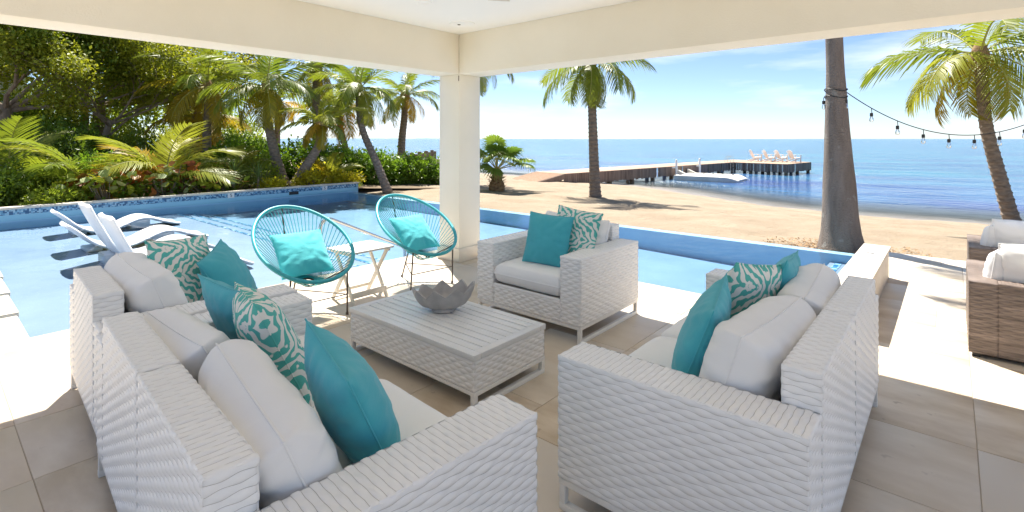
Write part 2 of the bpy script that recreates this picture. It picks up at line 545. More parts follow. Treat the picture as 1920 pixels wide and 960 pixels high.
def tag(o, label=None, cat=None, group=None, kind=None):
    if label: o["label"] = label
    if cat: o["category"] = cat
    if group: o["group"] = group
    if kind: o["kind"] = kind
    return o

def thing(name, label, cat, loc=(0, 0, 0), rz=0.0, group=None):
    o = bpy.data.objects.new(name, None)
    C.objects.link(o)
    o.empty_display_size = 0.1
    o.location = loc
    o.rotation_euler = (0, 0, rz)
    return tag(o, label, cat, group)

def copy_tree(o, parent=None):
    c = o.copy()
    C.objects.link(c)
    c.parent = parent
    for ch in list(o.children):
        copy_tree(ch, c)
    return c

def np_mesh(name, V, F, m, sharp=None):
    me = bpy.data.meshes.new(name)
    me.from_pydata(V.tolist() if hasattr(V, 'tolist') else V, [], F.tolist() if hasattr(F, 'tolist') else F)
    me.materials.append(m)
    if sharp is not None:
        me.shade_smooth()
        if sharp < 180:
            me.set_sharp_from_angle(angle=R(sharp))
    me.update()
    return me

# ------------------------------------------------------------------ ground, sea, beach
SX = [-400, -60, -20, -11.3, -7.4, -2.6, 1.55, 5.7, 12, 40, 400]
SY = [40, 27, 24.6, 23.2, 22.4, 19.0, 17.4, 17.8, 18.6, 20, 30]
def shore(x):
    return np.interp(x, SX, SY)
def sand_z(x, y):
    s = shore(x)
    t = (y - 3.9) / (s - 3.9)
    z = np.where(t < 1, -0.09 - 1.11 * np.clip(t, 0, 1) ** 1.5, -1.2 - (y - s) * 0.085)
    return np.maximum(z, -4.0)

def grid_mesh(xs, ys, zf):
    X, Y = np.meshgrid(xs, ys)
    Z = zf(X, Y)
    V = np.stack([X.ravel(), Y.ravel(), Z.ravel()], 1)
    nx, ny = len(xs), len(ys)
    i = (np.arange(ny - 1)[:, None] * nx + np.arange(nx - 1)[None]).ravel()
    F = np.stack([i, i + 1, i + nx + 1, i + nx], 1)
    return V, F

# sea: one sheet to the horizon
xs = np.concatenate([np.array([-7000, -3000, -1200, -500, -200, -100]), np.arange(-60, 40, 1.5), np.array([60, 120, 300, 900, 3000, 7000])])
ys = np.concatenate([np.array([-3000, -600, -100, -20, 5, 12]), np.arange(15, 45, 0.75), np.array([50, 58, 70, 90, 130, 200, 350, 700, 1500, 3500, 8000])])
V, F = grid_mesh(xs, ys, lambda X, Y: np.full_like(X, -1.2))
me = np_mesh('sea', V, F, M['sea'], 180)
dep = np.clip(-1.2 - sand_z(V[:, 0], V[:, 1]), 0, 3).astype(np.float32)
at = me.attributes.new('depth', 'FLOAT', 'POINT')
at.data.foreach_set('value', dep)
put('sea', me, kind='structure')

# beach
xs = np.concatenate([np.array([-120, -70, -45, -32]), np.arange(-25, -14, 0.4), np.arange(-14, 9, 0.14), np.array([9.5, 11, 14, 20, 28, 40, 70])])
ys = np.concatenate([np.arange(3.93, 18, 0.14), np.arange(18, 26, 0.4), np.array([28, 32, 40, 55])])
def beach_z(X, Y):
    Z = sand_z(X, Y)
    nz = np.array([noise.noise(Vector((x * 0.7, y * 0.7, 0))) * 0.05 + noise.noise(Vector((x * 2.3, y * 2.3, 5))) * 0.03 - 0.055 * max(0.0, 1 - noise.voronoi(Vector((x * 1.9, y * 1.9, 2)))[0][0] / 0.33)
                   for x, y in zip(X.ravel(), Y.ravel())]).reshape(X.shape)
    edge = np.clip((Y - 4.0) / 1.0, 0, 1)
    up = np.where((X > 4.0) & (Y < 8), 0.04, 0.0)
    return Z + nz * edge + up * np.clip((8 - Y) / 4, 0, 1) - 0.02
V, F = grid_mesh(xs, ys, beach_z)
put('beach_sand', np_mesh('beach_sand', V, F, M['sand'], 180), kind='structure')
# sand beside the paving on the far right
V, F = grid_mesh(np.array([17.01, 20, 40, 70]), np.array([-30, -10, 0, 3.95]), lambda X, Y: np.full_like(X, -0.10))
put('side_sand', np_mesh('side_sand', V, F, M['sand'], 180), kind='structure')

# garden ground behind the pool wall
xs = np.concatenate([np.array([-120, -70, -45, -34]), np.arange(-28, -8.7, 0.45), np.array([-8.72])])
ys = np.concatenate([np.array([-60, -30, -15]), np.arange(-10, 9.5, 0.5)])
def garden_z(X, Y):
    n_ = np.array([noise.noise(Vector((x * 0.8, y * 0.8, 3))) * 0.06 for x, y in zip(X.ravel(), Y.ravel())]).reshape(X.shape)
    return np.where(Y < 3.4, 0.10, 0.10 - (Y - 3.4) * 0.075) + n_ * (X < -9.2)
V, F = grid_mesh(xs, ys, garden_z)
put('garden_soil', np_mesh('garden_soil', V, F, M['soil'], 180), kind='structure')

# far shore on the horizon
mb = MB()
fx = np.linspace(0, 1, 70)
vs = []
for i, q in enumerate(fx):
    x, y = -2560 - 700 * q, 2380 - 960 * q
    h = 5 + 4 * noise.noise(Vector((q * 9, 2, 0))) + 3 * noise.noise(Vector((q * 40, 7, 0)))
    h = max(0.5, h) * min(1, q * 12, (1 - q) * 12)
    vs += [(x, y, -1.6), (x - 40, y + 40, h), (x - 150, y + 150, -1.6)]
fs = []
for i in range(len(fx) - 1):
    a = i * 3
    fs += [(a, a + 3, a + 4, a + 1), (a + 1, a + 4, a + 5, a + 2)]
mb.add(vs, fs).build('far_shore', M['farland_haze'], kind='structure')

# ------------------------------------------------------------------ pool
WZ = -0.04
mb = MB()
mb.box(-8.62, -0.72, -9, -0.5, -0.60, -0.17)                # sun shelf
mb.box(-8.62, -0.72, -0.498, -0.2, -0.60, -0.21)
mb.box(-8.62, -0.72, -0.198, 0.1, -0.60, -0.25)
mb.add([(-8.62, 0.102, -0.29), (-0.7, 0.102, -0.34), (3.85, 0.102, -0.45), (-8.62, 3.9, -0.29), (-0.7, 3.9, -0.34), (3.85, 3.9, -0.45)], [(0, 1, 4, 3), (1, 2, 5, 4)])   # sloping main floor
mb.box(3.28, 3.86, 0.66, 3.78, -0.555, -0.17)               # bench at the end wall
mb.box(-0.735, -0.60, -9, 0.65, -0.8, -0.02)                # patio side walls
mb.box(-0.598, 3.83, 0.60, 0.652, -0.8, -0.02)
mb.box(3.80, 3.88, 0.655, 3.96, -0.8, -0.006)
mb.build('pool_basin', M['plaster'], kind='structure')
MB().box(-8.75, -8.61, -9, 4.1, -0.9, 0.02).build('pool_side_lining', M['pooltile'], kind='structure')
MB().box(-8.6, 3.82, 3.78, 3.96, -0.9, WZ - 0.012).build('overflow_edge', M['pooltile'], kind='structure')
# mosaic strips marking the step edges
for nm, a in (('pool_step_tile', (-8.5, -0.75, -0.56, -0.505, -0.168, -0.164)), ('pool_step_tile', (-8.5, -0.75, -0.26, -0.205, -0.208, -0.204)),
              ('pool_step_tile', (-8.5, -0.75, 0.04, 0.095, -0.248, -0.244)), ('pool_step_tile', (3.34, 3.42, 0.7, 3.76, -0.168, -0.164))):
    MB().box(*a).build(nm, M['mosaic_step'], kind='structure')
# water body (closed)
P = [(-8.615, -9), (-0.73, -9), (-0.73, 0.648), (3.803, 0.648), (3.803, 3.955), (-8.615, 3.955)]
vs = [(x, y, WZ) for x, y in P] + [(x, y, -0.70) for x, y in P]
tf = [(0, 1, 2, 5), (2, 3, 4, 5)]
mb = MB()
mb.add(vs, tf + [tuple(i + 6 for i in reversed(q)) for q in tf] + [(i, i + 6, (i + 1) % 6 + 6, (i + 1) % 6) for i in range(6)])
me = mb.mesh('pool_water', M['water'], None)
bm = bmesh.new(); bm.from_mesh(me); bmesh.ops.recalc_face_normals(bm, faces=bm.faces[:]); bm.to_mesh(me); bm.free()
for p in me.polygons: p.use_smooth = False
put('pool_water', me, kind='structure')

# raised garden wall of the pool
t = thing('pool_wall', 'low raised pool wall with pale coping and blue mosaic tile band', 'wall', (-8.6, 0, 0))
MB().box(-0.10, 0.0, -9, 4.1, -0.02, 0.095, 0.004).build('lower_tile_band', M['bluetile'], t)
MB().box(-0.10, 0.003, -9, 4.1, 0.095, 0.195, 0.002).build('mosaic_band', M['mosaic'], t)
yy = -9.0
k = 0
while yy < 4.1:
    e = min(yy + 0.78, 4.13)
    MB().box(-0.17 - 0.008 * (k % 3), 0.02 + 0.006 * (k % 2), yy + 0.003, e - 0.003, 0.196, 0.236 + 0.003 * (k % 2), 0.006).build('coping_stone', M['limestone'], t)
    yy = e
    k += 1

def text_mesh(body, size, m, ext=0.0015):
    cu = bpy.data.curves.new('txt', 'FONT')
    cu.body = body
    cu.size = size
    cu.extrude = ext
    cu.align_x = 'CENTER'
    cu.align_y = 'CENTER'
    o = bpy.data.objects.new('txt', cu)
    C.objects.link(o)
    dg = bpy.context.evaluated_depsgraph_get()
    me = bpy.data.meshes.new_from_object(o.evaluated_get(dg))
    bpy.data.objects.remove(o)
    me.materials.clear()
    me.materials.append(m)
    return me

five = text_mesh('5', 0.11, M['ink'])
for y in (0.63, 3.05):
    MB().box(0.002, 0.007, y - 0.075, y + 0.075, 0.075, 0.215 - 0.022, 0.001).build('depth_tile', M['sign'], t)
    put('depth_number', five, t, (0.0085, y, 0.135), (PI / 2, 0, PI / 2))
MB().box(0.002, 0.012, 2.05, 2.30, 0.03, 0.11, 0.002).build('skimmer_grille', M['black'], t)

# stepping stones at the left end of the sun shelf
st0 = MB().box(-0.375, 0.375, -0.9, 0.9, -0.05, 0.0, 0.008).mesh('stepping_stone', M['limestone'])
for i in range(9):
    x = -1.10 - 0.86 * i
    lab = ('pale stone slab stepping stone in the pool, next to the patio paving', 'second stone stepping slab from the patio paving', 'third stone stepping slab from the patio paving',
           'fourth stone stepping slab from the patio paving', 'middle stone stepping slab, fifth from the patio paving', 'fourth stone stepping slab from the mosaic wall',
           'third stone stepping slab from the mosaic wall', 'second stone stepping slab from the mosaic wall', 'pale stone slab stepping stone in the pool, next to the mosaic wall')[i]
    o = put('stepping_stone', st0, None, (x, -4.63 + 0.02 * i, 0.003), (0, 0, rng.uniform(-.006, .006)), label=lab, cat='stepping stone', group='stepping stones across the pool')
    MB().box(-0.35, 0.35, -0.86, 0.86, -0.19, -0.051).build('pier', M['mosaic'], o)

# ------------------------------------------------------------------ patio floor
pf = MB().box(-0.598, 9.4, -9, 0.598, -0.4, -0.004).box(3.885, 9.4, 0.602, 4.1, -0.4, -0.004).build('patio_floor', M['grout'], kind='structure')
MB().box(9.405, 17, -18, 4.1, -0.4, -0.02).box(-0.598, 9.4, -18, -9.005, -0.4, -0.02).build('bounce_terrace', M['limestone'], kind='structure')  # unseen pale paving added behind the camera to bounce sunlight under the roof
tile_cache = {}
def tile(x0, x1, y0, y1):
    w, h = round(x1 - x0 - 0.0035, 4), round(y1 - y0 - 0.0035, 4)
    if w < 0.03 or h < 0.03:
        return
    if (w, h) not in tile_cache:
        tile_cache[(w, h)] = MB().box(-w / 2, w / 2, -h / 2, h / 2, -0.012, 0, 0.003).mesh('tile', M['tile'])
    put('tile', tile_cache[(w, h)], pf, ((x0 + x1) / 2, (y0 + y1) / 2, rng.uniform(-.0006, .0006)))
ZX = 2.78
xl = [-0.745, -0.505] + [0.15 + 0.655 * k for k in range(0, 4)] + [ZX]
yl = [-6.89, -5.91, -4.93, -3.95, -2.97, -1.99, -1.01, -0.03, 0.655]
for a, b in zip(xl, xl[1:]):
    for c, d in zip(yl, yl[1:]):
        tile(a, b, c, d)
yr = [-0.945 + 0.65 * k for k in range(-8, 8)]
yr = [y for y in yr if y < 4.0] + [4.1]
for j, (c, d) in enumerate(zip(yr, yr[1:])):
    off = [4.62, 4.62, 4.43, 4.80][(j + 3) % 4] if d > 0 else 4.62 + (0 if j % 2 == 0 else 0.0)
    xr = sorted([off + 0.98 * k for k in range(-3, 6)])
    lo = ZX if c < 0.60 else 3.89
    xr = [lo] + [x for x in xr if lo + 0.05 < x < 9.35] + [9.4]
    for a, b in zip(xr, xr[1:]):
        if c < 0.60 < d:
            if b <= 3.89:
                tile(a, b, c, 0.655)
                continue
            if a < 3.89:
                tile(a, 3.885, c, 0.655)
                tile(3.885, b, c, d)
                continue
        tile(a, b, c, d)

# pool end wall (low limestone box) with the no-diving tile
t = thing('pool_end_wall', 'low pale limestone wall at the end of the pool beside the paving', 'wall', (3.905, 1.47, 0))
MB().box(-0.105, 0.105, -1.1, 1.1, -0.05, 0.302, 0.004).build('wall_core', M['limestone'], t)
for i in range(3):
    y0 = -1.115 + i * 0.7435
    MB().box(-0.122, 0.122, y0 + 0.0015, y0 + 0.742, 0.303, 0.335, 0.004).build('cap_stone', M['limestone'], t)
s = MB().box(-0.075, 0.075, -0.075, 0.075, 0.3352, 0.339, 0.001).build('marker_tile', M['sign'], t)
s.location = (0.0, 0.55, 0)
mb = MB()
for k in range(8):
    mb.box(-0.056 + k * 0.0145, -0.047 + k * 0.0145, 0.042 + 0.003 * (k % 2), 0.060 - 0.002 * (k % 3), 0.339, 0.3402)
mb.build('marker_lettering', M['ink'], s, kind='stuff')
mb = MB()
mb.tube([(-0.035, 0.005, 0.3395), (0.0, -0.012, 0.3395), (0.03, -0.008, 0.3395)], 0.006, 6)
mb.lathe([(0.0, 0.0012), (0.011, 0.001), (0.011, 0)], 12, (-0.045, 0.014, 0.339))
mb.box(-0.05, 0.045, -0.048, -0.038, 0.339, 0.3402)
mb.build('diver_pictogram', M['ink'], s)

# ------------------------------------------------------------------ covered patio (building)
RX, RY = 5.8, -5.2      # unseen roof extent behind the camera, kept short to let more light in
t = thing('covered_patio', 'cream stucco covered patio with square corner column, deep beams and white ceiling', 'building', (0, 0, 0))
MB().box(0.002, RX, RY, -0.002, 2.76, 2.9).build('ceiling', M['ceiling'], t)
MB().box(-0.37, RX, RY, 0.37, 2.902, 3.05, 0.01).build('roof_slab', M['stucco'], t)
MB().box(-0.37, 0.0, RY, -0.001, 2.28, 2.90, 0.008).build('beam', M['stucco'], t)
MB().box(-0.37, RX, 0.0, 0.37, 2.281, 2.90, 0.008).build('beam', M['stucco'], t)
col_ = MB().box(-0.366, -0.004, 0.004, 0.366, 0.0, 2.282, 0.008).build('column', M['stucco'], t)
MB().box(-0.385, 0.015, -0.015, 0.385, 0.0, 0.165, 0.004).build('base_trim', M['limestone'], col_)
mb = MB()
mb.box(-0.012, -0.004, -0.004, 0.002, 2.20, 2.265)
mb.build('hook', M['steel_dark'], col_)

for cx_, cy_ in ((RX - 0.37, 0.004), (-0.366, RY), (RX - 0.37, RY)):
    MB().box(cx_, cx_ + 0.362, cy_, cy_ + 0.362, 0.0, 2.76 if cx_ > 0 and cy_ < 0 else 2.282, 0.008).build('column', M['stucco'], t)
# ceiling fixtures
t = thing('ceiling_speaker', 'round white ceiling speaker near the corner of the beams', 'speaker', (0.47, -0.40, 2.76))
MB().lathe([(0.0, -0.004), (0.10, -0.006), (0.108, -0.010), (0.135, -0.012), (0.14, 0.0)], 32).build('ring', M['ceiling'], t)
MB().lathe([(0.0, -0.0105), (0.016, -0.0105), (0.018, -0.006)], 12, (-0.05, 0.0, 0)).build('driver', M['steel_dark'], t)
t = thing('recessed_light', 'small round recessed downlight in the white ceiling', 'light', (0.83, -1.24, 2.76))
MB().lathe([(0.0, -0.003), (0.045, -0.003), (0.05, -0.008), (0.075, -0.006), (0.078, 0.0)], 28).build('trim', M['ceiling'], t)
t = thing('ceiling_fan', 'white ceiling fan hanging over the seating, one wide blade in view', 'ceiling fan', (2.33, -2.22, 2.76), 0)
MB().lathe([(0.0, 0.0), (0.07, 0.0), (0.07, -0.04), (0.015, -0.05), (0.015, -0.16), (0.10, -0.18), (0.12, -0.24), (0.10, -0.33), (0.0, -0.345)], 24).build('motor', M['white_metal'], t)
for k in range(5):
    a = math.atan2(0.93, -0.37) + 2 * PI * k / 5
    b = MB().box(0.11, 0.70, -0.085, 0.085, -0.006, 0.006, 0.004).build('blade', M['white_wood'], t)
    b.location = (0, 0, -0.27)
    b.rotation_euler = (R(8), 0, a)

# ------------------------------------------------------------------ wicker furniture
def weave(mb, o, u, v, n, pu=0.05, pv=0.025, amp=0.006, seed=0, fall=0.009, wig=0.13):
    o, u, v, n = (np.array(q, float) for q in (o, u, v, n))
    Lu, Lv = np.linalg.norm(u), np.linalg.norm(v)
    U, Vv = u / Lu, v / Lv
    rows = max(1, round(Lv / pv)); pv = Lv / rows
    cols = max(2, round(Lu / pu)); pu = Lu / cols
    ts = np.array([0.02, .15, .5, .85, .98]); ar = np.array([0, .78, 1, .78, 0])
    q = 5
    us = np.linspace(0, Lu, cols * q + 1)
    r_ = np.random.default_rng(seed)
    for r in range(rows):
        cs = np.cos(PI * (us / pu + r))
        w = (0.40 + 0.60 * cs) * (1 + 0.12 * np.sin(us * 7 + r * 1.7 + seed))
        H = amp * ar[:, None] * w[None, :] - 0.0016
        lo_ = r * pv - (wig * pv * cs if r else 0 * cs)
        hi_ = (r + 1) * pv + (wig * pv * cs if r < rows - 1 else 0 * cs)
        vv = lo_[None, :] + ts[:, None] * (hi_ - lo_)[None, :]
        ed = np.minimum(np.minimum(us, Lu - us)[None, :], np.minimum(vv, Lv - vv))
        H = H - 1.0 * amp * np.clip(1 - ed / fall, 0, 1) ** 2
        Pt = o + us[None, :, None] * U + vv[:, :, None] * Vv + H[:, :, None] * n
        nu = len(us)
        i = (np.arange(4)[:, None] * nu + np.arange(nu - 1)[None]).ravel()
        flip = np.dot(np.cross(U, Vv), n) < 0
        Fq = np.stack([i, i + 1, i + nu + 1, i + nu], 1)
        if flip:
            Fq = Fq[:, ::-1]
        b = len(mb.v)
        mb.v.extend(map(tuple, Pt.reshape(-1, 3)))
        mb.f.extend(map(tuple, (Fq + b)))

def woven_box(name, parent, x0, x1, y0, y1, z0, z1, faces, m, seed=0, pu=0.044, pv=0.0215, amp=0.0042, top=(0.036, 0.024, 0.0034)):
    mb = MB()
    e = 0.0
    if 'f' in faces: weave(mb, (x0, y0, z0), (x1 - x0, 0, 0), (0, 0, z1 - z0), (0, -1, 0), pu, pv, amp, seed)
    if 'b' in faces: weave(mb, (x0, y1, z0), (x1 - x0, 0, 0), (0, 0, z1 - z0), (0, 1, 0), pu, pv, amp, seed + 1)
    if 'l' in faces: weave(mb, (x0, y0, z0), (0, y1 - y0, 0), (0, 0, z1 - z0), (-1, 0, 0), pu, pv, amp, seed + 2)
    if 'r' in faces: weave(mb, (x1, y0, z0), (0, y1 - y0, 0), (0, 0, z1 - z0), (1, 0, 0), pu, pv, amp, seed + 3)
    if 't' in faces:
        if x1 - x0 > y1 - y0:
            weave(mb, (x0, y0, z1), (0, y1 - y0, 0), (x1 - x0, 0, 0), (0, 0, 1), top[0], top[1], top[2], seed + 4, 0.008, 0.05)
        else:
            weave(mb, (x0, y0, z1), (x1 - x0, 0, 0), (0, y1 - y0, 0), (0, 0, 1), top[0], top[1], top[2], seed + 4, 0.008, 0.05)
    o = mb.build(name, m, parent, 180)
    i = 0.0055
    MB().box(x0 + i, x1 - i, y0 + i, y1 - i, z0 + 0.001, z1 - i).build('gap_shade_box', M['wicker_gap'] if m is M['wicker'] else M['black'], o)  # added inner box, its dark colour paints the shade in the weave gaps
    return o

def cushion_mesh(name, w, h, t, m, p=2.4, q=0.55, ear=0.05, seed=0, n=30, wr=0.006, sag=0.0, pipe=0.0035):
    """puffy cushion: w along x, thickness t along y, height h along z, centre at the origin"""
    vs, fs = [], []
    us = np.sin(np.linspace(-PI / 2, PI / 2, n + 1)) * 0.5 + np.linspace(-1, 1, n + 1) * 0.5
    idx = {}
    for side in (1, -1):
        for i, u in enumerate(us):
            for j, v in enumerate(us):
                if i in (0, n) or j in (0, n):
                    if (i, j) in idx:
                        idx[(side, i, j)] = idx[(i, j)]
                        continue
                x = w / 2 * u * (1 - ear * (1 - v * v) * abs(u) ** 2)
                z = h / 2 * v * (1 - ear * (1 - u * u) * abs(v) ** 2)
                th = t / 2 * (max(0, 1 - abs(u) ** p) * max(0, 1 - abs(v) ** p)) ** q
                nz = noise.noise(Vector((u * 1.7 + seed, v * 1.7, side * 3 + seed)))
                n2 = noise.noise(Vector((u * 5 + seed, v * 5, side * 7)))
                edge = 1 - min(1, th / (t / 2))
                rad = noise.noise(Vector((math.atan2(v, u) * 4.5 + seed, seed * 2.0, side)))
                th = th * (1 + 0.06 * nz) + (n2 * wr * 0.7 + rad * wr * 1.6 * (edge * (1 - edge) * 4)) * min(1, th / (t * .1))
                y = side * th
                z -= sag * (1 - u * u) * (0.5 + 0.5 * v)
                vs.append((x, y, z))
                k = len(vs) - 1
                idx[(side, i, j)] = k
                if i in (0, n) or j in (0, n):
                    idx[(i, j)] = k
        for i in range(n):
            for j in range(n):
                a, b, c, d = idx[(side, i, j)], idx[(side, i + 1, j)], idx[(side, i + 1, j + 1)], idx[(side, i, j + 1)]
                fs.append((d, c, b, a) if side == 1 else (a, b, c, d))
    mb = MB()
    mb.v, mb.f = vs, fs
    ring_ = [idx[(i, 0)] for i in range(n)] + [idx[(n, j)] for j in range(n)] + [idx[(i, n)] for i in range(n, 0, -1)] + [idx[(0, j)] for j in range(n, 0, -1)]
    if pipe:
        mb.loop([Vector(vs[k]) for k in ring_], pipe, 6)
    return mb.mesh(name, m, 75)

def seat_cushion_mesh(w, d, h, m, seed):
    me = cushion_mesh('seat_cushion', w, d, h, m, p=14, q=0.30, ear=0.0, seed=seed, n=26, wr=0.002)
    me.transform(Matrix.Rotation(-PI / 2, 4, 'X'))
    return me

def sofa(name, label, loc, rz, width, seats, group, seed, depth=0.90, cat='sofa', backc=True):
    t = thing(name, label, cat, loc, rz, group)
    hw, hd, aw = width / 2, depth / 2, 0.185
    z0, za, zb = 0.13, 0.625, 0.75
    W_ = M['wicker']
    for s in (-1, 1):
        a, b = (-hw, -hw + aw) if s < 0 else (hw - aw, hw)
        woven_box('arm', t, a, b, -hd, hd, z0, za, 'flrbt', W_, seed + 10 * s)
    woven_box('front_rail', t, -hw + aw, hw - aw, -hd + 0.004, hd - 0.125, z0, 0.30, 'f', W_, seed + 31)
    bw = (width - 2 * aw) / seats
    for k in range(seats):
        x0 = -hw + aw + k * bw
        woven_box('backrest', t, x0 + (0.004 if k else 0), x0 + bw - (0.004 if k < seats - 1 else 0), hd - 0.12, hd + 0.002, z0, zb, 'flrbt', W_, seed + 41 + k)
    # sled frames
    fr = 0.028
    for s in (-1, 1):
        x = s * (hw - 0.02)
        mb = MB()
        for y in (-hd + 0.018, hd - 0.018):
            mb.box(x - fr / 2, x + fr / 2, y - fr / 2, y + fr / 2, fr - .001, z0 - 0.026, 0.003)
        mb.box(x - fr / 2 - .001, x + fr / 2 + .001, -hd + 0.003, hd - 0.003, 0.0, fr, 0.003)
        mb.box(x - fr / 2 - .001, x + fr / 2 + .001, -hd + 0.002, hd - 0.002, z0 - fr, z0 - 0.001, 0.003)
        mb.build('sled_leg', M['white_metal'], t)
    for y in (-hd + 0.016, hd - 0.016):
        MB().box(-hw + 0.036, hw - 0.036, y - 0.013, y + 0.013, z0 - 0.027, z0 - 0.0015, 0.002).build('frame_rail', M['white_metal'], t)
    for k in range(seats):
        x = -hw + aw + bw * (k + .5)
        o = put('seat_cushion', seat_cushion_mesh(bw - 0.004, depth - 0.13, 0.17, M['linen_bright'], seed + k), t, (x, -0.062, 0.382))
    return t, bw, hw, aw, hd

def back_cushion(t, x, y, z, w, h, th, lean, seed, twist=0.0, roll=0.0, m='linen'):
    me = cushion_mesh('back_cushion', w, h, th, M[m], p=7.0, q=0.36, ear=0.025, seed=seed, n=40, wr=0.012, sag=0.012)
    return put('back_cushion', me, t, (x, y, z), (-lean, roll, twist))

def pillow(label, loc, rz, lean, size, th, m, seed, roll=0.0, group='throw pillows'):
    me = cushion_mesh('throw_pillow', size, size, th, M[m], p=2.3, q=0.58, ear=0.055, seed=seed, n=32, wr=0.007)
    o = put('throw_pillow', me, None, loc, (0, 0, 0), label=label, cat='pillow', group=group)
    o.rotation_euler = (Matrix.Rotation(rz, 4, 'Z') @ Matrix.Rotation(-lean, 4, 'X') @ Matrix.Rotation(roll, 4, 'Y')).to_euler()
    return o

# sofa with its back along the left (nearest the house), facing the pool
RN = PI - 0.068
ns, bw, hw, aw, hd = sofa('wicker_sofa', 'white wicker loveseat with three throw pillows next to the matching corner armchair', (2.58, -3.375, 0), RN, 1.83, 2, 'white wicker lounge set', 100)
back_cushion(ns, 0.37, 0.19, 0.585, 0.70, 0.38, 0.20, R(27), 3, R(3), R(3))
back_cushion(ns, -0.37, 0.175, 0.585, 0.72, 0.40, 0.22, R(22), 8, R(-4), R(-2))
# armchair beyond it
la, *_ = sofa('wicker_armchair', 'white wicker armchair by the pool steps, its arm against the loveseat', (1.075, -3.265, 0), PI - 0.055, 1.10, 1, 'white wicker lounge set', 200, cat='armchair')
back_cushion(la, -0.01, 0.17, 0.61, 0.72, 0.40, 0.24, R(20), 13, R(3), R(-2))
# armchair at the front of the pool
fa, *_ = sofa('wicker_armchair', 'white wicker armchair standing alone beyond the coffee table with its back to the sea', (1.965, -0.70, 0), 0, 1.05, 1, 'white wicker lounge set', 300, cat='armchair')
back_cushion(fa, 0.02, 0.21, 0.63, 0.66, 0.38, 0.20, R(15), 19, R(-2), R(2))
# right sofa
rs, *_ = sofa('wicker_sofa', 'white wicker loveseat with its back to the low limestone wall', (3.765, -1.675, 0), -PI / 2, 1.83, 2, 'white wicker lounge set', 400)
back_cushion(rs, 0.36, 0.165, 0.605, 0.74, 0.39, 0.25, R(17), 23, R(-3), R(-2))
back_cushion(rs, -0.37, 0.18, 0.60, 0.68, 0.39, 0.23, R(17), 29, R(3), R(2))

pillow('teal pillow mostly hidden behind a patterned pillow on the loveseat', (2.05, -3.32, 0.655), RN + R(6), R(24), 0.45, 0.14, 'teal', 1)
pillow('green and white ikat pillow between two teal pillows on the loveseat', (2.40, -3.33, 0.655), RN + R(-8), R(24), 0.50, 0.19, 'ikat', 2, R(4))
pillow('plump teal pillow leaning on a white cushion by the long arm of the loveseat', (3.03, -3.35, 0.635), RN + R(-12), R(24), 0.46, 0.20, 'teal', 3, R(-6))
pillow('green and white ikat pillow on the corner armchair next to the pool', (0.93, -3.20, 0.665), R(122), R(20), 0.46, 0.17, 'ikat', 4, R(6))
pillow('teal pillow on the corner armchair, in front of the patterned one', (1.02, -2.98, 0.615), R(138), R(30), 0.42, 0.17, 'teal', 5, R(-10))
pillow('square teal pillow on the lone armchair in front of the sea', (1.99, -0.88, 0.665), R(6), R(15), 0.42, 0.15, 'teal', 6, R(2))
pillow('green and white ikat pillow behind the teal one on the lone armchair', (2.15, -0.73, 0.69), R(-3), R(17), 0.46, 0.14, 'ikat', 7, R(4))
pillow('teal pillow on the loveseat by the limestone wall, near its coffee table end', (3.71, -2.08, 0.645), -PI / 2 + R(14), R(20), 0.46, 0.17, 'teal', 8, R(5))
pillow('green and white ikat pillow on the loveseat by the limestone wall', (3.72, -1.60, 0.665), -PI / 2 + R(-16), R(24), 0.50, 0.18, 'ikat', 9, R(-10))
pillow('teal pillow behind the ikat pillow on the loveseat by the limestone wall', (3.80, -1.22, 0.655), -PI / 2 + R(4), R(20), 0.46, 0.15, 'teal', 10, R(-4))

# coffee table
t = thing('coffee_table', 'low white wicker coffee table with slatted grey-white top', 'coffee table', (1.93, -1.975, 0))
hx, hy = 0.62, 0.325
woven_box('body', t, -hx + .006, hx - .006, -hy + .006, hy - .006, 0.105, 0.275, 'flrb', M['wicker'], 500)
mb = MB()
z0, z1 = 0.278, 0.312
rim = 0.055
mb.box(-hx, hx, -hy, -hy + rim, z0, z1, 0.003).box(-hx, hx, hy - rim, hy, z0, z1, 0.003)
mb.box(-hx, -hx + rim, -hy + rim + .0005, hy - rim - .0005, z0, z1 - .0004, 0.003).box(hx - rim, hx, -hy + rim + .0005, hy - rim - .0005, z0, z1 - .0004, 0.003)
mb.build('top_frame', M['table_paint'], t)
nsl = 8
sw = (2 * hy - 2 * rim) / nsl
for k in range(nsl):
    y = -hy + rim + k * sw
    MB().box(-hx + rim + .001, hx - rim - .001, y + 0.004, y + sw - 0.004, z0, z1 - 0.001, 0.002).build('slat', M['table_paint'], t)
for s in (-1, 1):
    x = s * (hx - 0.02)
    mb = MB()
    for y in (-hy + 0.02, hy - 0.02):
        mb.box(x - 0.015, x + 0.015, y - 0.015, y + 0.015, 0.024, 0.082, 0.003)
    mb.box(x - 0.016, x + 0.016, -hy + 0.004, hy - 0.004, 0, 0.026, 0.003)
    mb.box(x - 0.016, x + 0.016, -hy + 0.003, hy - 0.003, 0.08, 0.104, 0.003)
    mb.build('sled_leg', M['white_metal'], t)
for y in (-hy + 0.02, hy - 0.02):
    MB().box(-hx + 0.037, hx - 0.037, y - 0.013, y + 0.013, 0.081, 0.103, 0.002).build('frame_rail', M['white_metal'], t)

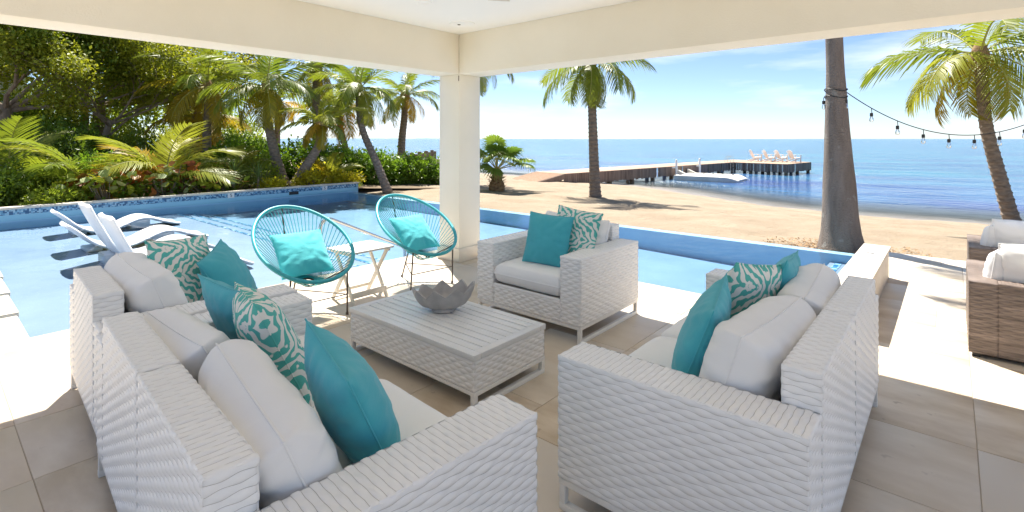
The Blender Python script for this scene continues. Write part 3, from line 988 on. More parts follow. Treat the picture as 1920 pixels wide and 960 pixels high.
# clam shell bowl
def shell():
    na, nr = 120, 14
    a_, b_ = 0.215, 0.135
    vs, fs = [], []
    for lay in (0, 1):
        for i in range(nr + 1):
            s = i / nr
            for k in range(na):
                th = 2 * PI * k / na
                ridge = 1 - abs(((th * 9 / (2 * PI)) % 1) * 2 - 1)      # 9 folds
                fold = (ridge - 0.5) * s ** 1.5
                rr = (0.30 + 0.70 * s ** 0.62) * (1 + 0.10 * fold)
                x, y = a_ * rr * math.cos(th), b_ * rr * math.sin(th)
                z = 0.125 * s ** 1.7 + 0.055 * fold + (0.02 * math.cos(th) * s)
                if lay:
                    x *= 0.93; y *= 0.93; z = z * 0.97 + 0.016 * (1 - s) + 0.004
                z += 0.004 * noise.noise(Vector((x * 25, y * 25, z * 25)))
                vs.append((x, y, z + 0.022))
    n1 = (nr + 1) * na
    for i in range(nr):
        for k in range(na):
            a, b = i * na + k, i * na + (k + 1) % na
            fs.append((b, a, a + na, b + na))
            fs.append((n1 + a, n1 + b, n1 + b + na, n1 + a + na))
    for k in range(na):
        a, b = nr * na + k, nr * na + (k + 1) % na
        fs.append((b, a, n1 + a, n1 + b))
    fs.append(tuple(range(na)))
    fs.append(tuple(n1 + k for k in range(na - 1, -1, -1)))
    mb = MB()
    mb.add(vs, fs)
    mb.lathe([(0.0, 0.0), (0.075, 0.0), (0.085, 0.008), (0.07, 0.03)], 20)
    return mb.mesh('shell_bowl', M['cast_stone'], 55)
put('shell_bowl', shell(), None, (1.86, -1.905, 0.312), (0, 0, R(38)), label='grey stone clam shell bowl with fluted rim on the coffee table', cat='bowl')

# ------------------------------------------------------------------ Acapulco string chairs
def ring_pt(phi):
    # phi 0 = top rear, PI = front lip ; local frame: the chair faces +x
    s = math.cos(phi)
    wdt = 0.385 * math.sin(phi) * (1 - 0.13 * s)
    return Vector((-0.02 - 0.45 * s, wdt, 0.615 + 0.255 * s + 0.02 * math.sin(phi) ** 2))
def hub_pt(phi, r=0.055):
    return Vector((0.10 - r * math.cos(phi), r * math.sin(phi), 0.285 + 0.02 * math.cos(phi)))
def string_chair(label, loc, rz):
    t = thing('string_chair', label, 'chair', loc, rz, 'teal string chairs')
    N = 72
    MB().loop([ring_pt(2 * PI * k / N) for k in range(N)], 0.0165, 10).build('rim', M['cord'], t)
    MB().loop([hub_pt(2 * PI * k / 20) for k in range(20)], 0.008, 8).build('hub', M['steel_dark'], t)
    n = 62
    for k in range(n):
        ph = 2 * PI * (k + .5) / n
        a, b = ring_pt(ph), hub_pt(ph)
        mid = (a + b) / 2 + Vector((0, 0, -0.012))
        MB().tube([a, mid, b], 0.0036, 5, False).build('cord', M['cord'], t)
    # spine, legs, braces
    top = ring_pt(0)
    MB().tube([top + Vector((0.0, 0, -0.01)), Vector((-0.40, 0, 0.62)), Vector((-0.22, 0, 0.40)), hub_pt(0) + Vector((0, 0, -.012))], 0.0075, 8).build('spine', M['steel_dark'], t)
    feet = [(Vector((-0.27, 0.0, 0)), Vector((-0.11, 0.0, 0.36))),
            (Vector((0.30, 0.25, 0)), ring_pt(PI - 0.62) + Vector((-.02, -.01, -.018))),
            (Vector((0.30, -0.25, 0)), ring_pt(PI + 0.62) + Vector((-.02, .01, -.018)))]
    br = []
    for f_, u_ in feet:
        MB().tube([f_ + Vector((0, 0, .004)), u_], 0.0075, 8).lathe([(0.0, 0), (0.012, 0), (0.012, 0.022), (0.0, 0.022)], 10, f_).build('leg', M['steel_dark'], t)
        br.append(f_.lerp(u_, 0.45))
    mb = MB()
    for i in range(3):
        mb.tube([br[i], br[(i + 1) % 3]], 0.005, 6)
    mb.tube([feet[1][1], hub_pt(PI), feet[2][1]], 0.006, 6)
    mb.build('brace', M['steel_dark'], t)
    return t
string_chair('teal string chair between the corner armchair and the folding side table', (0.30, -2.12, 0), R(-4))
string_chair('teal string chair between the folding side table and the stucco column', (0.27, -0.88, 0), R(-6))
for lab, (x, y), sd_, rz in (('bright aqua pillow sitting in the string chair near the corner armchair', (0.30, -2.12), 31, R(-6)),
                             ('bright aqua pillow sitting in the string chair near the column', (0.27, -0.88), 32, R(2))):
    o = pillow(lab, (x - 0.015, y, 0.515), PI / 2 + rz, R(0), 0.44, 0.15, 'aqua', sd_, 0, 'aqua pillows in the string chairs')
    o.rotation_euler = (Matrix.Rotation(rz, 4, 'Z') @ Matrix.Rotation(R(-44), 4, 'Y') @ Matrix.Rotation(PI / 2, 4, 'Z')).to_euler()

# folding side table
t = thing('side_table', 'small white folding wooden side table between the string chairs', 'side table', (0.30, -1.555, 0))
for k in range(5):
    x = -0.20 + k * 0.08
    MB().box(x + 0.001, x + 0.079, -0.235, 0.235, 0.465, 0.483, 0.003).build('slat', M['white_wood'], t)
for y in (-0.19, 0.19):
    MB().box(-0.185, 0.185, y - 0.012, y + 0.012, 0.44, 0.464, 0.002).build('apron', M['white_wood'], t)
def bar(p, q, w, th, name, parent, m):
    p, q = Vector(p), Vector(q)
    d = q - p
    mt = Matrix.Translation((p + q) / 2) @ d.to_track_quat('Z', 'Y').to_matrix().to_4x4()
    return MB().box(-w / 2, w / 2, -th / 2, th / 2, -d.length / 2, d.length / 2, 0.002, mt).build(name, m, parent)
for s in (-1, 1):
    bar((0.17 * s * 1, -0.19 + 0.015 * (s > 0), 0.0), (-0.15 * s, -0.19 + 0.015 * (s > 0), 0.455), 0.018, 0.034, 'leg', t, M['white_wood'])
    bar((0.17 * s * 1, 0.19 - 0.015 * (s > 0), 0.0), (-0.15 * s, 0.19 - 0.015 * (s > 0), 0.455), 0.018, 0.034, 'leg', t, M['white_wood'])
MB().box(0.135, 0.15, -0.185, 0.185, 0.055, 0.105, 0.002).build('stretcher', M['white_wood'], t)
MB().box(-0.15, -0.135, -0.185, 0.185, 0.055, 0.085, 0.002).build('stretcher', M['white_wood'], t)

# pool hand rail
t = thing('pool_handrail', 'polished steel pool handrail sloping down into the water by the steps', 'handrail', (-1.0, -1.25, 0))
pts = [(0, 0, -0.17), (0, 0, 0.46)]
for k in range(9):
    a = k / 8 * R(115)
    pts.append((0, 0.10 - 0.10 * math.cos(a), 0.46 + 0.10 * math.sin(a) + 0.0))
e = pts[-1]
pts += [(0, e[1] + 0.5, e[2] - 0.235), (0, e[1] + 1.0, e[2] - 0.47), (0, e[1] + 1.06, e[2] - 0.53), (0, e[1] + 1.07, -0.55)]
MB().tube(pts, 0.021, 12).build('rail', M['chrome'], t)
MB().lathe([(0.021, 0.0), (0.048, 0.0), (0.048, 0.008), (0.03, 0.018), (0.021, 0.02)], 18, (0, 0, -0.17)).build('flange', M['chrome'], t)

# ------------------------------------------------------------------ in-pool loungers
def lounger_mesh(kind):
    if kind == 'chaise':
        prof = [(-0.62, 0.44), (-0.50, 0.33), (-0.34, 0.17), (-0.18, 0.07), (0.0, 0.04), (0.20, 0.065), (0.42, 0.16), (0.58, 0.205), (0.74, 0.185), (0.92, 0.11), (1.10, 0.05), (1.2, 0.035)]
    else:
        prof = [(-0.52, 0.82), (-0.47, 0.70), (-0.38, 0.50), (-0.27, 0.28), (-0.14, 0.12), (0.02, 0.06), (0.22, 0.08), (0.42, 0.17), (0.58, 0.20), (0.74, 0.16), (0.88, 0.09), (0.96, 0.05)]
    P2 = []
    n = len(prof)
    for i in range(n - 1):
        p0, p1, p2, p3 = (Vector(prof[max(0, min(n - 1, k))]) for k in (i - 1, i, i + 1, i + 2))
        for s in np.linspace(0, 1, 5)[:-1]:
            P2.append(0.5 * ((2 * p1) + (-p0 + p2) * s + (2 * p0 - 5 * p1 + 4 * p2 - p3) * s * s + (-p0 + 3 * p1 - 3 * p2 + p3) * s ** 3))
    P2.append(Vector(prof[-1]))
    vs, fs = [], []
    wcols = [-1, -0.92, -0.5, 0, 0.5, 0.92, 1]
    m_ = len(P2)
    for lay in (0, 1):
        for i, p in enumerate(P2):
            tg = (P2[min(i + 1, m_ - 1)] - P2[max(i - 1, 0)]).normalized()
            nn = Vector((-tg.y, tg.x))
            e = min(1, min(i, m_ - 1 - i) / 3 + 0.72)
            th = 0.022
            for w in wcols:
                x = w * 0.33 * e
                off = (th if lay == 0 else -th) * (0.25 if abs(w) == 1 else 1) - 0.02 * (1 - w * w)
                q = p + nn * off
                vs.append((x, q.x, q.y))
    nw = len(wcols)
    L = m_ * nw
    for i in range(m_ - 1):
        for k in range(nw - 1):
            a = i * nw + k
            fs.append((a, a + 1, a + nw + 1, a + nw))
            fs.append((L + a + nw, L + a + nw + 1, L + a + 1, L + a))
        for k in (0, nw - 1):
            a = i * nw + k
            fs.append((a, a + nw, L + a + nw, L + a))
    for i in (0, m_ - 1):
        for k in range(nw - 1):
            a = i * nw + k
            fs.append((a, L + a, L + a + 1, a + 1))
    mb = MB().add(vs, fs)
    me = mb.mesh('shell', M['plastic'], 50)
    bm = bmesh.new(); bm.from_mesh(me); bmesh.ops.recalc_face_normals(bm, faces=bm.faces[:]); bm.to_mesh(me); bm.free()
    return me
lm = {k: lounger_mesh(k) for k in ('chaise', 'chair')}
for kind, x, y, lab in (('chaise', -7.1, -2.15, 'white moulded in-pool chaise, low back, next to the mosaic wall'),
                        ('chaise', -5.25, -2.28, 'white moulded in-pool chaise, low back, between the other chaise and the upright seats'),
                        ('chair', -4.1, -2.34, 'white moulded upright in-pool seat next to the low chaises'),
                        ('chair', -2.62, -2.40, 'white moulded upright in-pool seat next to the wicker armchair')):
    t = thing('pool_lounger', lab, 'pool lounger', (x, y, -0.168), 0, 'in-pool loungers')
    put('shell', lm[kind], t)
    MB().box(-0.24, 0.24, -0.16, 0.16, 0.0, 0.035, 0.01).box(-0.22, 0.22, 0.42, 0.72, 0.0, 0.165, 0.02).build('foot', M['plastic'], t)
    if kind == 'chair':
        MB().box(-0.20, 0.20, -0.34, -0.2, 0.0, 0.13, 0.02).build('support', M['plastic'], t)
    else:
        MB().box(-0.20, 0.20, -0.40, -0.2, 0.0, 0.06, 0.02).build('support', M['plastic'], t)

# ------------------------------------------------------------------ brown wicker chairs on the right
def brown_chair(label, loc, bolster):
    t = thing('brown_wicker_chair', label, 'armchair', loc, PI, 'brown wicker chairs')
    w, d, aw = 0.95, 0.85, 0.15
    kw = dict(pu=0.045, pv=0.016, amp=0.0032, top=(0.045, 0.018, 0.002))
    for s in (-1, 1):
        a, b = (-w / 2, -w / 2 + aw) if s < 0 else (w / 2 - aw, w / 2)
        woven_box('arm', t, a, b, -d / 2, d / 2, 0.03, 0.52, 'flrbt', M['brown_wicker'], 600 + s, **kw)
    woven_box('backrest', t, -w / 2 + aw, w / 2 - aw, d / 2 - 0.13, d / 2 + .001, 0.03, 0.525, 'fbt', M['brown_wicker'], 610, **kw)
    woven_box('seat_base', t, -w / 2 + aw, w / 2 - aw, -d / 2 + .01, d / 2 - 0.131, 0.03, 0.27, 'f', M['brown_wicker'], 620, **kw)
    mb = MB()
    for x in (-w / 2 + .04, w / 2 - .04):
        for y in (-d / 2 + .04, d / 2 - .04):
            mb.box(x - .02, x + .02, y - .02, y + .02, 0, 0.032, 0.003)
    mb.build('feet', M['black'], t)
    put('seat_cushion', seat_cushion_mesh(w - 2 * aw - .004, d - 0.14, 0.15, M['linen_bright'], 5), t, (0, -0.06, 0.345))
    put('back_cushion', cushion_mesh('back_cushion', w - 2 * aw - 0.02, 0.40, 0.20, M['linen_bright'], 4, 0.45, 0.02, 41, 26, 0.008), t, (0, d / 2 - 0.235, 0.575), (R(-14), 0, 0))
    if bolster:
        put('arm_cushion', cushion_mesh('arm_cushion', 0.5, 0.30, 0.17, M['linen_bright'], 3, 0.5, 0.03, 47, 22, 0.008), t, (w / 2 - aw - 0.06, 0.02, 0.56), (R(-8), 0, R(70)))
    return t
brown_chair('brown wicker armchair with white cushions, its back toward the covered patio', (5.09, 0.875, 0), True)
brown_chair('brown wicker armchair with white cushions standing closer to the sand', (5.12, 2.33, 0), True)

# ------------------------------------------------------------------ dock
ang = math.atan2(0.992, 0.127) - PI / 2
t = thing('dock', 'long timber dock with weathered skirt boards ending in a wide platform', 'dock', (-11.36, 15.4, 0), ang)
DZ = -0.35
# local: y runs out to sea, walkway x from -2.2 to 0, platform x 0..4
def deck_planks(x0, x1, y0, y1, step, name):
    mb = MB()
    y = y0
    while y < y1 - 0.01:
        mb.box(x0, x1, y + 0.004, min(y + step, y1) - 0.004, DZ - 0.04, DZ + random.uniform(-.004, .004))
        y += step
    return mb.build(name, M['deck_wood'], t, kind='stuff')
deck_planks(-2.2, 0, 2.6, 27.2, 0.145, 'walkway_planks')
deck_planks(0.002, 4.0, 22.3, 27.2, 0.145, 'platform_planks')
mb = MB()
for i in range(24):
    y = -1.4 + i * 0.166
    z = DZ - 0.62 + 0.62 * i / 24
    mb.box(-2.2, 0, y, y + 0.158, z - 0.04, z)
mb.build('ramp_planks', M['deck_wood'], t, kind='stuff')
mb = MB()
mb.add([(0.0, -1.5, DZ - 0.68), (0.0, 2.6, DZ - 0.02), (0.0, 2.6, DZ - 0.30), (0.0, -1.5, DZ - 0.9), (0.06, -1.5, DZ - 0.68), (0.06, 2.6, DZ - 0.02), (0.06, 2.6, DZ - 0.30), (0.06, -1.5, DZ - 0.9)],
       [(0, 1, 2, 3), (7, 6, 5, 4), (0, 4, 5, 1), (3, 2, 6, 7), (0, 3, 7, 4), (1, 5, 6, 2)])
mb.build('ramp_stringer', M['skirt_wood'], t)
mb = MB()
def skirt(p, q, h):
    p, q = Vector(p), Vector(q)
    L = (q - p).length
    d = (q - p) / L
    n_ = int(L / 0.155)
    nrm = Vector((d.y, -d.x))
    for i in range(n_):
        c = p + d * (i + .5) * L / n_
        if random.random() < 0.03: continue
        hw_ = 0.066
        z1_, z0_ = DZ - 0.03 + random.uniform(-.01, .01), DZ - h + random.uniform(-.05, .03)
        vs = []
        for s in (-1, 1):
            for o_ in (0.0, 0.03):
                b = c + d * hw_ * s + nrm * (o_ + 0.003)
                vs += [(b.x, b.y, z0_), (b.x, b.y, z1_)]
        mb.add(vs, [(0, 1, 3, 2), (4, 6, 7, 5), (0, 4, 5, 1), (2, 3, 7, 6), (1, 5, 7, 3), (0, 2, 6, 4)])
skirt((0, 2.6), (0, 22.3), 0.62)
skirt((0, 22.3), (4.0, 22.3), 0.62)
skirt((4.0, 22.3), (4.0, 27.2), 0.62)
mb.build('skirt_boards', M['skirt_wood'], t, kind='stuff')
for y in np.arange(4.5, 27.5, 2.25):
    for x in (-2.05, -0.15):
        MB().box(x - 0.1, x + 0.1, y - 0.1, y + 0.1, -3.4, DZ - 0.045, 0.01).build('pile', M['pile'], t)
for y in (22.5, 24.7, 27.0):
    for x in (1.3, 2.6, 3.85):
        MB().box(x - 0.1, x + 0.1, y - 0.1, y + 0.1, -3.6, DZ - 0.045, 0.01).build('pile', M['pile'], t)
mb = MB()
for s in (-0.22, 0.22):
    mb.tube([(0.11, 21.9 + s, -1.6), (0.11, 21.9 + s, DZ + 0.45), (-0.15, 21.9 + s, DZ + 0.5), (-0.35, 21.9 + s, DZ + 0.3), (-0.35, 21.9 + s, DZ)], 0.02, 8)
for z in (-1.3, -1.02, -0.74, -0.5):
    mb.box(0.09, 0.15, 21.7, 22.1, z - 0.02, z + 0.02)
mb.build('ladder', M['chrome'], t)

# adirondack chairs (build one, copy)
def adirondack():
    t = thing('adirondack_chair', 'white adirondack chair in the row of four at the end of the dock', 'chair', (0, 0, 0), 0, 'white adirondack chairs on the dock')
    for k in range(7):
        x = -0.27 + k * 0.09
        top = 0.95 - 0.10 * ((k - 3) / 3) ** 2
        p, q = Vector((x * 0.8, -0.22, 0.30)), Vector((x * 1.05, -0.50, top))
        bar(p, q, 0.082, 0.02, 'back_slat', t, M['adirondack'])
    MB().box(-0.27, 0.27, -0.22, 0.30, 0.34, 0.365, 0.004).build('seat', M['adirondack'], t).rotation_euler = (R(6), 0, 0)
    for s in (-1, 1):
        MB().box(s * 0.345 - 0.06, s * 0.345 + 0.06, -0.38, 0.36, 0.555, 0.58, 0.005).build('arm', M['adirondack'], t)
        MB().box(s * 0.30 - 0.02, s * 0.30 + 0.02, 0.22, 0.32, 0, 0.554, 0.004).build('front_leg', M['adirondack'], t)
        bar((s * 0.29, -0.62, 0.02), (s * 0.29, 0.25, 0.33), 0.035, 0.09, 'rear_leg', t, M['adirondack'])
    return t
pr = adirondack()
for i, (x, y) in enumerate(((-7.55, 40.3), (-6.6, 40.5), (-5.75, 40.6), (-4.8, 40.55))):
    o = pr if i == 0 else copy_tree(pr)
    o.location = (x, y, DZ + 0.004)
    o.rotation_euler = (0, 0, R(-52) + 0.06 * i)
    o['label'] = ('white adirondack chair at the end of the dock row next to the ladder', 'second white adirondack chair from the dock ladder', 'third white adirondack chair from the dock ladder', 'white adirondack chair at the far end of the row from the dock ladder')[i]

# floating jet-ski ramp and mooring posts
t = thing('floating_ramp', 'pale plastic floating craft ramp moored beside the dock', 'floating dock', (-7.4, 29.7, -1.2), R(3))
mb = MB()
nx_, ny_ = 24, 10
vs = []
for lay in (0, 1):
    for j in range(ny_ + 1):
        for i in range(nx_ + 1):
            u, v = i / nx_, j / ny_
            x = -1.9 + 3.8 * u
            y = (-1.75 + 3.5 * v) * (1 - 0.32 * max(0, u - 0.8) / 0.2 * u)
            z = (0.36 - 0.22 * max(0, (u - 0.78) / 0.22) ** 2 - 0.05 * (abs(v - .5) * 2) ** 6 - 0.04 * (math.sin(v * PI * 4) ** 8)) if lay == 0 else -0.1
            vs.append((x, y, z))
nn_ = (nx_ + 1)
L = nn_ * (ny_ + 1)
fs = []
for j in range(ny_):
    for i in range(nx_):
        a = j * nn_ + i
        fs.append((a, a + 1, a + nn_ + 1, a + nn_))
for j in (0, ny_):
    for i in range(nx_):
        a = j * nn_ + i
        fs.append((a, L + a, L + a + 1, a + 1))
for i in (0, nx_):
    for j in range(ny_):
        a = j * nn_ + i
        fs.append((a, a + nn_, L + a + nn_, L + a))
mb.add(vs, fs).build('deck', M['float'], t)
for i in range(5):
    for s in (-0.55, 0.55):
        MB().box(-1.4 + i * 0.62, -1.25 + i * 0.62, s - 0.07, s + 0.07, 0.30, 0.375, 0.02).build('roller', M['black'], t)
for s in (-0.9, 0.9):
    MB().add([(-1.9, s - .15, .34), (-1.3, s - .15, .34), (-1.9, s - .15, .62), (-1.9, s + .15, .34), (-1.3, s + .15, .34), (-1.9, s + .15, .62)],
             [(0, 1, 2), (5, 4, 3), (1, 4, 5, 2), (0, 2, 5, 3), (0, 3, 4, 1)]).build('wedge', M['float'], t)
for x, y, lab in ((-9.35, 28.6, 'white mooring post by the shore end of the floating ramp'), (-9.0, 31.8, 'white mooring post by the sea end of the floating ramp')):
    t = thing('mooring_post', lab, 'post', (x, y, -2.2), 0, 'white mooring posts')
    MB().lathe([(0.075, 0), (0.075, 2.25), (0.06, 2.30), (0, 2.33)], 14).build('post', M['plastic'], t)
    MB().box(-0.55, 0, -0.05, 0.05, 1.72, 1.80, 0.01).build('bracket', M['white_metal'], t)
# distant jetty
t = thing('distant_jetty', 'row of dark jetty posts in the sea far behind the hedge', 'jetty', (-33, 28, -1.2), R(-50))
for k in range(9):
    MB().box(-0.14 + k * 1.5, 0.14 + k * 1.5, -0.14, 0.14, -2, 1.5 + 0.15 * (k % 2), 0.02).build('post', M['pile'], t)
MB().box(-0.5, 12.6, 0.15, 1.5, 0.55, 0.75).build('walkway', M['pile'], t)

# ------------------------------------------------------------------ palms
def frond_mesh(L, droop, leaf, m, seed, n=46, hang=0.5, width=0.043):
    r = random.Random(seed)
    pts, th = [], 0.0
    K = 16
    p = Vector((0, 0, 0))
    dirs = []
    for i in range(K + 1):
        s = i / K
        th = -droop * s ** 1.4
        d = Vector((math.cos(th), 0, math.sin(th)))
        pts.append(p.copy())
        dirs.append(d)
        p = p + d * L / K
    mb = MB()
    mb.tube(pts, [0.022 * (1 - 0.85 * i / K) * (L / 2) ** .5 for i in range(K + 1)], 5)
    nf = len(mb.f)
    for side in (-1, 1):
        for k in range(n):
            s = 0.10 + 0.90 * (k + r.uniform(-.3, .3)) / n
            s = min(max(s, 0.06), 0.995)
            i = min(int(s * K), K - 1)
            f_ = s * K - i
            b = pts[i].lerp(pts[i + 1], f_)
            d = dirs[i].lerp(dirs[i + 1], f_).normalized()
            up = Vector((-d.z, 0, d.x))
            ln = leaf * max(0.18, math.sin(PI * (0.10 + 0.86 * s))) ** 0.75 * r.uniform(0.85, 1.1)
            fw = 0.45 + 0.75 * s
            dr = (Vector((0, side, 0)) + d * fw + up * r.uniform(0.05, 0.30)).normalized()
            hg = hang * r.uniform(0.7, 1.4)
            m1 = b + dr * ln * 0.5
            m1.z -= ln * 0.10 * hg
            m2 = b + dr * ln * 0.86
            m2.z -= ln * 0.55 * hg
            tip = b + dr * ln
            tip.z -= ln * 0.85 * hg
            wv = (d * 0.8 + up * 0.6 * -side * 0.3).normalized() * width * 0.5
            vs = [b - wv * .6, b + wv * .6, m1 + wv, m1 - wv, m2 + wv * .6, m2 - wv * .6, tip]
            mb.add(vs, [(0, 1, 2, 3), (3, 2, 4, 5), (5, 4, 6)])
    me = mb.mesh('frond', m, None)
    me.materials.append(M['rachis'])
    mi = [1 if i < nf else 0 for i in range(len(me.polygons))]
    me.polygons.foreach_set('material_index', mi)
    return me

FR = {}
def frond(kind, L, droop, leaf, hang, v):
    key = (kind, round(L, 1), round(droop, 1), v)
    if key not in FR:
        FR[key] = frond_mesh(L, droop, leaf, M[kind], hash(key[1:]) % 1000 + v, hang=hang)
    return FR[key]

def trunk_mesh(pts, r0, r1, m, ring=0.13, bulge=0.25, seed=0, rough=0.10):
    # smooth curve through pts with ring ridges
    P_ = [Vector(p) for p in pts]
    n = len(P_)
    cur = []
    for i in range(n - 1):
        p0, p1, p2, p3 = (P_[max(0, min(n - 1, k))] for k in (i - 1, i, i + 1, i + 2))
        for s in np.linspace(0, 1, 25)[:-1]:
            cur.append(0.5 * ((2 * p1) + (-p0 + p2) * s + (2 * p0 - 5 * p1 + 4 * p2 - p3) * s * s + (-p0 + 3 * p1 - 3 * p2 + p3) * s ** 3))
    cur.append(P_[-1])
    acc = [0]
    for a, b in zip(cur, cur[1:]): acc.append(acc[-1] + (b - a).length)
    T = acc[-1]
    out, rad = [], []
    nr = max(4, int(T / ring))
    for k in range(nr):
        for f_, q in ((0.0, 1.0), (0.62, 0.97), (0.95, 1.0 + rough)):
            s = (k + f_) / nr
            d = s * T
            j = min(np.searchsorted(acc, d), len(cur) - 1)
            j = max(j, 1)
            w = (d - acc[j - 1]) / max(1e-6, acc[j] - acc[j - 1])
            out.append(cur[j - 1].lerp(cur[j], w))
            base = r1 + (r0 - r1) * (1 - s) ** 1.1 + r0 * bulge * math.exp(-s * T / 0.35)
            rad.append(base * q * (1 + 0.03 * noise.noise(Vector((s * 20, seed, 0)))))
    out.append(cur[-1]); rad.append(r1)
    return MB().tube(out, rad, 14).mesh('trunk', m, 180)

def palm(label, pts, r0, r1, nf, L, seed, kinds=('frond', 'frond', 'frond_y'), leaf=0.55, ring=0.13, hang=0.6, lo=-50, hi=75, coco=0, group='coconut palms', name='coconut_palm'):
    r = random.Random(seed)
    base = Vector(pts[0])
    t = thing(name, label, 'palm tree', base, 0, group)
    loc = [Vector(p) - base for p in pts]
    put('trunk', trunk_mesh(loc, r0, r1, M['palm_bark'], ring, seed=seed), t)
    top = loc[-1]
    MB().lathe([(r1 * .8, -0.25), (r1 * 1.5, -0.1), (r1 * 1.6, 0.08), (r1 * 0.7, 0.3), (0, 0.36)], 12, top).build('crown_shaft', M['fibre'], t)
    for k in range(nf):
        s = k / max(1, nf - 1)
        az = k * 2.39996 + r.uniform(-.25, .25)
        el = R(hi + (lo - hi) * s ** 0.85 + r.uniform(-8, 8))
        kind = kinds[0] if s < 0.35 else (kinds[1] if s < 0.72 else kinds[2])
        ll = L * (0.72 + 0.28 * math.sin(PI * min(1, s + .25))) * r.uniform(0.92, 1.08)
        me = frond(kind, L, 1.0 + 0.25 * (k % 3), leaf, hang, k % 3)
        sc = ll / L
        put('frond', me, t, top + Vector((0.05 * math.cos(az), 0.05 * math.sin(az), 0.08)), (r.uniform(-.25, .25), -el, az), (sc, sc, sc))
    for k in range(coco):
        a = k * 2.1 + seed
        MB().lathe([(0, -0.12), (0.06, -0.09), (0.085, 0), (0.06, 0.085), (0, 0.11)], 10, top + Vector((0.17 * math.cos(a), 0.17 * math.sin(a), -0.16 - 0.05 * (k % 2)))).build('coconut', M['coconut'], t)
    return t

G = 'frond_lime'
palm('coconut palm on the sand casting a wide shadow, beyond the pool', [(-3.99, 9.65, -0.42), (-4.06, 9.65, 1.2), (-4.12, 9.66, 2.6), (-4.18, 9.67, 3.85)], 0.17, 0.12, 17, 2.1, 5, ('frond', 'frond', 'frond'), lo=-75, hi=55, leaf=0.6, hang=0.8)
palm('leaning coconut palm at the water edge with yellow-green fronds behind the string lights', [(5.47, 9.32, -0.42), (5.25, 9.2, 0.6), (5.03, 9.02, 1.7), (4.97, 8.95, 2.5), (4.93, 8.93, 3.05)], 0.125, 0.09, 15, 1.95, 8, ('frond', G, 'frond_y'), lo=-60, hi=62, leaf=0.66, hang=0.75)
palm('slim leaning coconut palm at the end of the mosaic wall', [(-8.05, 4.75, -0.1), (-8.35, 4.55, 0.8), (-8.95, 4.5, 1.7), (-9.35, 4.6, 2.45), (-9.5, 4.7, 3.0)], 0.12, 0.085, 17, 1.75, 11, ('frond', 'frond', G), lo=-62, leaf=0.5)
palm('young coconut palm with bowed trunk and orange lower fronds behind the mosaic wall', [(-9.7, 2.72, 0.1), (-9.45, 2.95, 0.7), (-9.12, 3.15, 1.3), (-9.05, 3.2, 1.85)], 0.15, 0.10, 14, 1.25, 13, (G, G, 'frond_y'), lo=-35, leaf=0.36)
palm('tall coconut palm with green crown above the spiky shrubs', [(-10.35, 2.75, 0.05), (-10.6, 2.6, 1.0), (-10.72, 2.45, 2.0), (-10.74, 2.40, 2.95)], 0.16, 0.10, 19, 1.95, 17, ('frond', 'frond', 'frond_y'), lo=-52, leaf=0.55, coco=4)
palm('coconut palm rising behind the hedge next to the column', [(-13.4, 9.3, -0.5), (-13.42, 9.3, 1.2), (-13.3, 9.35, 2.4), (-13.25, 9.35, 3.3)], 0.19, 0.13, 16, 2.0, 19, ('frond', 'frond', 'frond_y'), lo=-50, leaf=0.55)
palm('tall coconut palm with hanging nuts behind the young bowed palm', [(-13.3, 5.4, -0.1), (-13.35, 5.4, 1.5), (-13.4, 5.4, 3.0), (-13.4, 5.4, 4.1)], 0.19, 0.13, 18, 2.2, 23, ('frond', 'frond', 'frond_y'), lo=-55, coco=6)
palm('coconut palm with golden drooping fronds behind the slim leaning palm', [(-13.2, 6.8, -0.2), (-13.35, 6.6, 1.0), (-13.6, 6.5, 2.0), (-13.7, 6.5, 2.7)], 0.15, 0.10, 16, 1.9, 29, (G, 'frond_y', 'frond_y'), lo=-50)
palm('coconut palm with golden fronds beside the broad tree', [(-13.5, 1.7, 0.05), (-13.55, 1.75, 1.2), (-13.6, 1.8, 2.4), (-13.6, 1.8, 3.1)], 0.15, 0.10, 18, 2.1, 31, ('frond', 'frond_y', 'frond_y'), lo=-58, leaf=0.6)
palm('distant coconut palm in the palm grove, nearest the sea', [(-20.5, 7.2, -0.3), (-20.5, 7.2, 1.5), (-20.4, 7.2, 3.2)], 0.16, 0.12, 14, 2.0, 37, ('frond', 'frond_y', 'frond_y'), lo=-50)
palm('distant coconut palm in the palm grove behind the golden palm', [(-18.5, 2.6, 0), (-18.5, 2.6, 1.6), (-18.4, 2.6, 3.1)], 0.16, 0.12, 15, 2.1, 41, ('frond', G, 'frond_y'), lo=-55)
palm('distant coconut palm in the palm grove behind the broad tree', [(-20.0, -0.2, 0), (-20.1, -0.2, 1.6), (-20.1, -0.2, 3.6)], 0.16, 0.12, 15, 2.2, 43, ('frond', 'frond', 'frond_y'), lo=-55)
palm('short coconut palm in the palm grove with brown lower fronds', [(-15.8, 2.2, 0), (-15.8, 2.2, 1.2), (-15.8, 2.2, 2.2)], 0.15, 0.11, 15, 1.9, 47, (G, 'frond_y', 'frond_y'), lo=-60)
palm('coconut palm whose frond tips hang below the beam next to the column', [(-10.2, 9.9, -0.5), (-10.1, 10.0, 2.0), (-9.8, 10.2, 4.6)], 0.16, 0.12, 15, 2.1, 53, ('frond', 'frond', G), lo=-50)

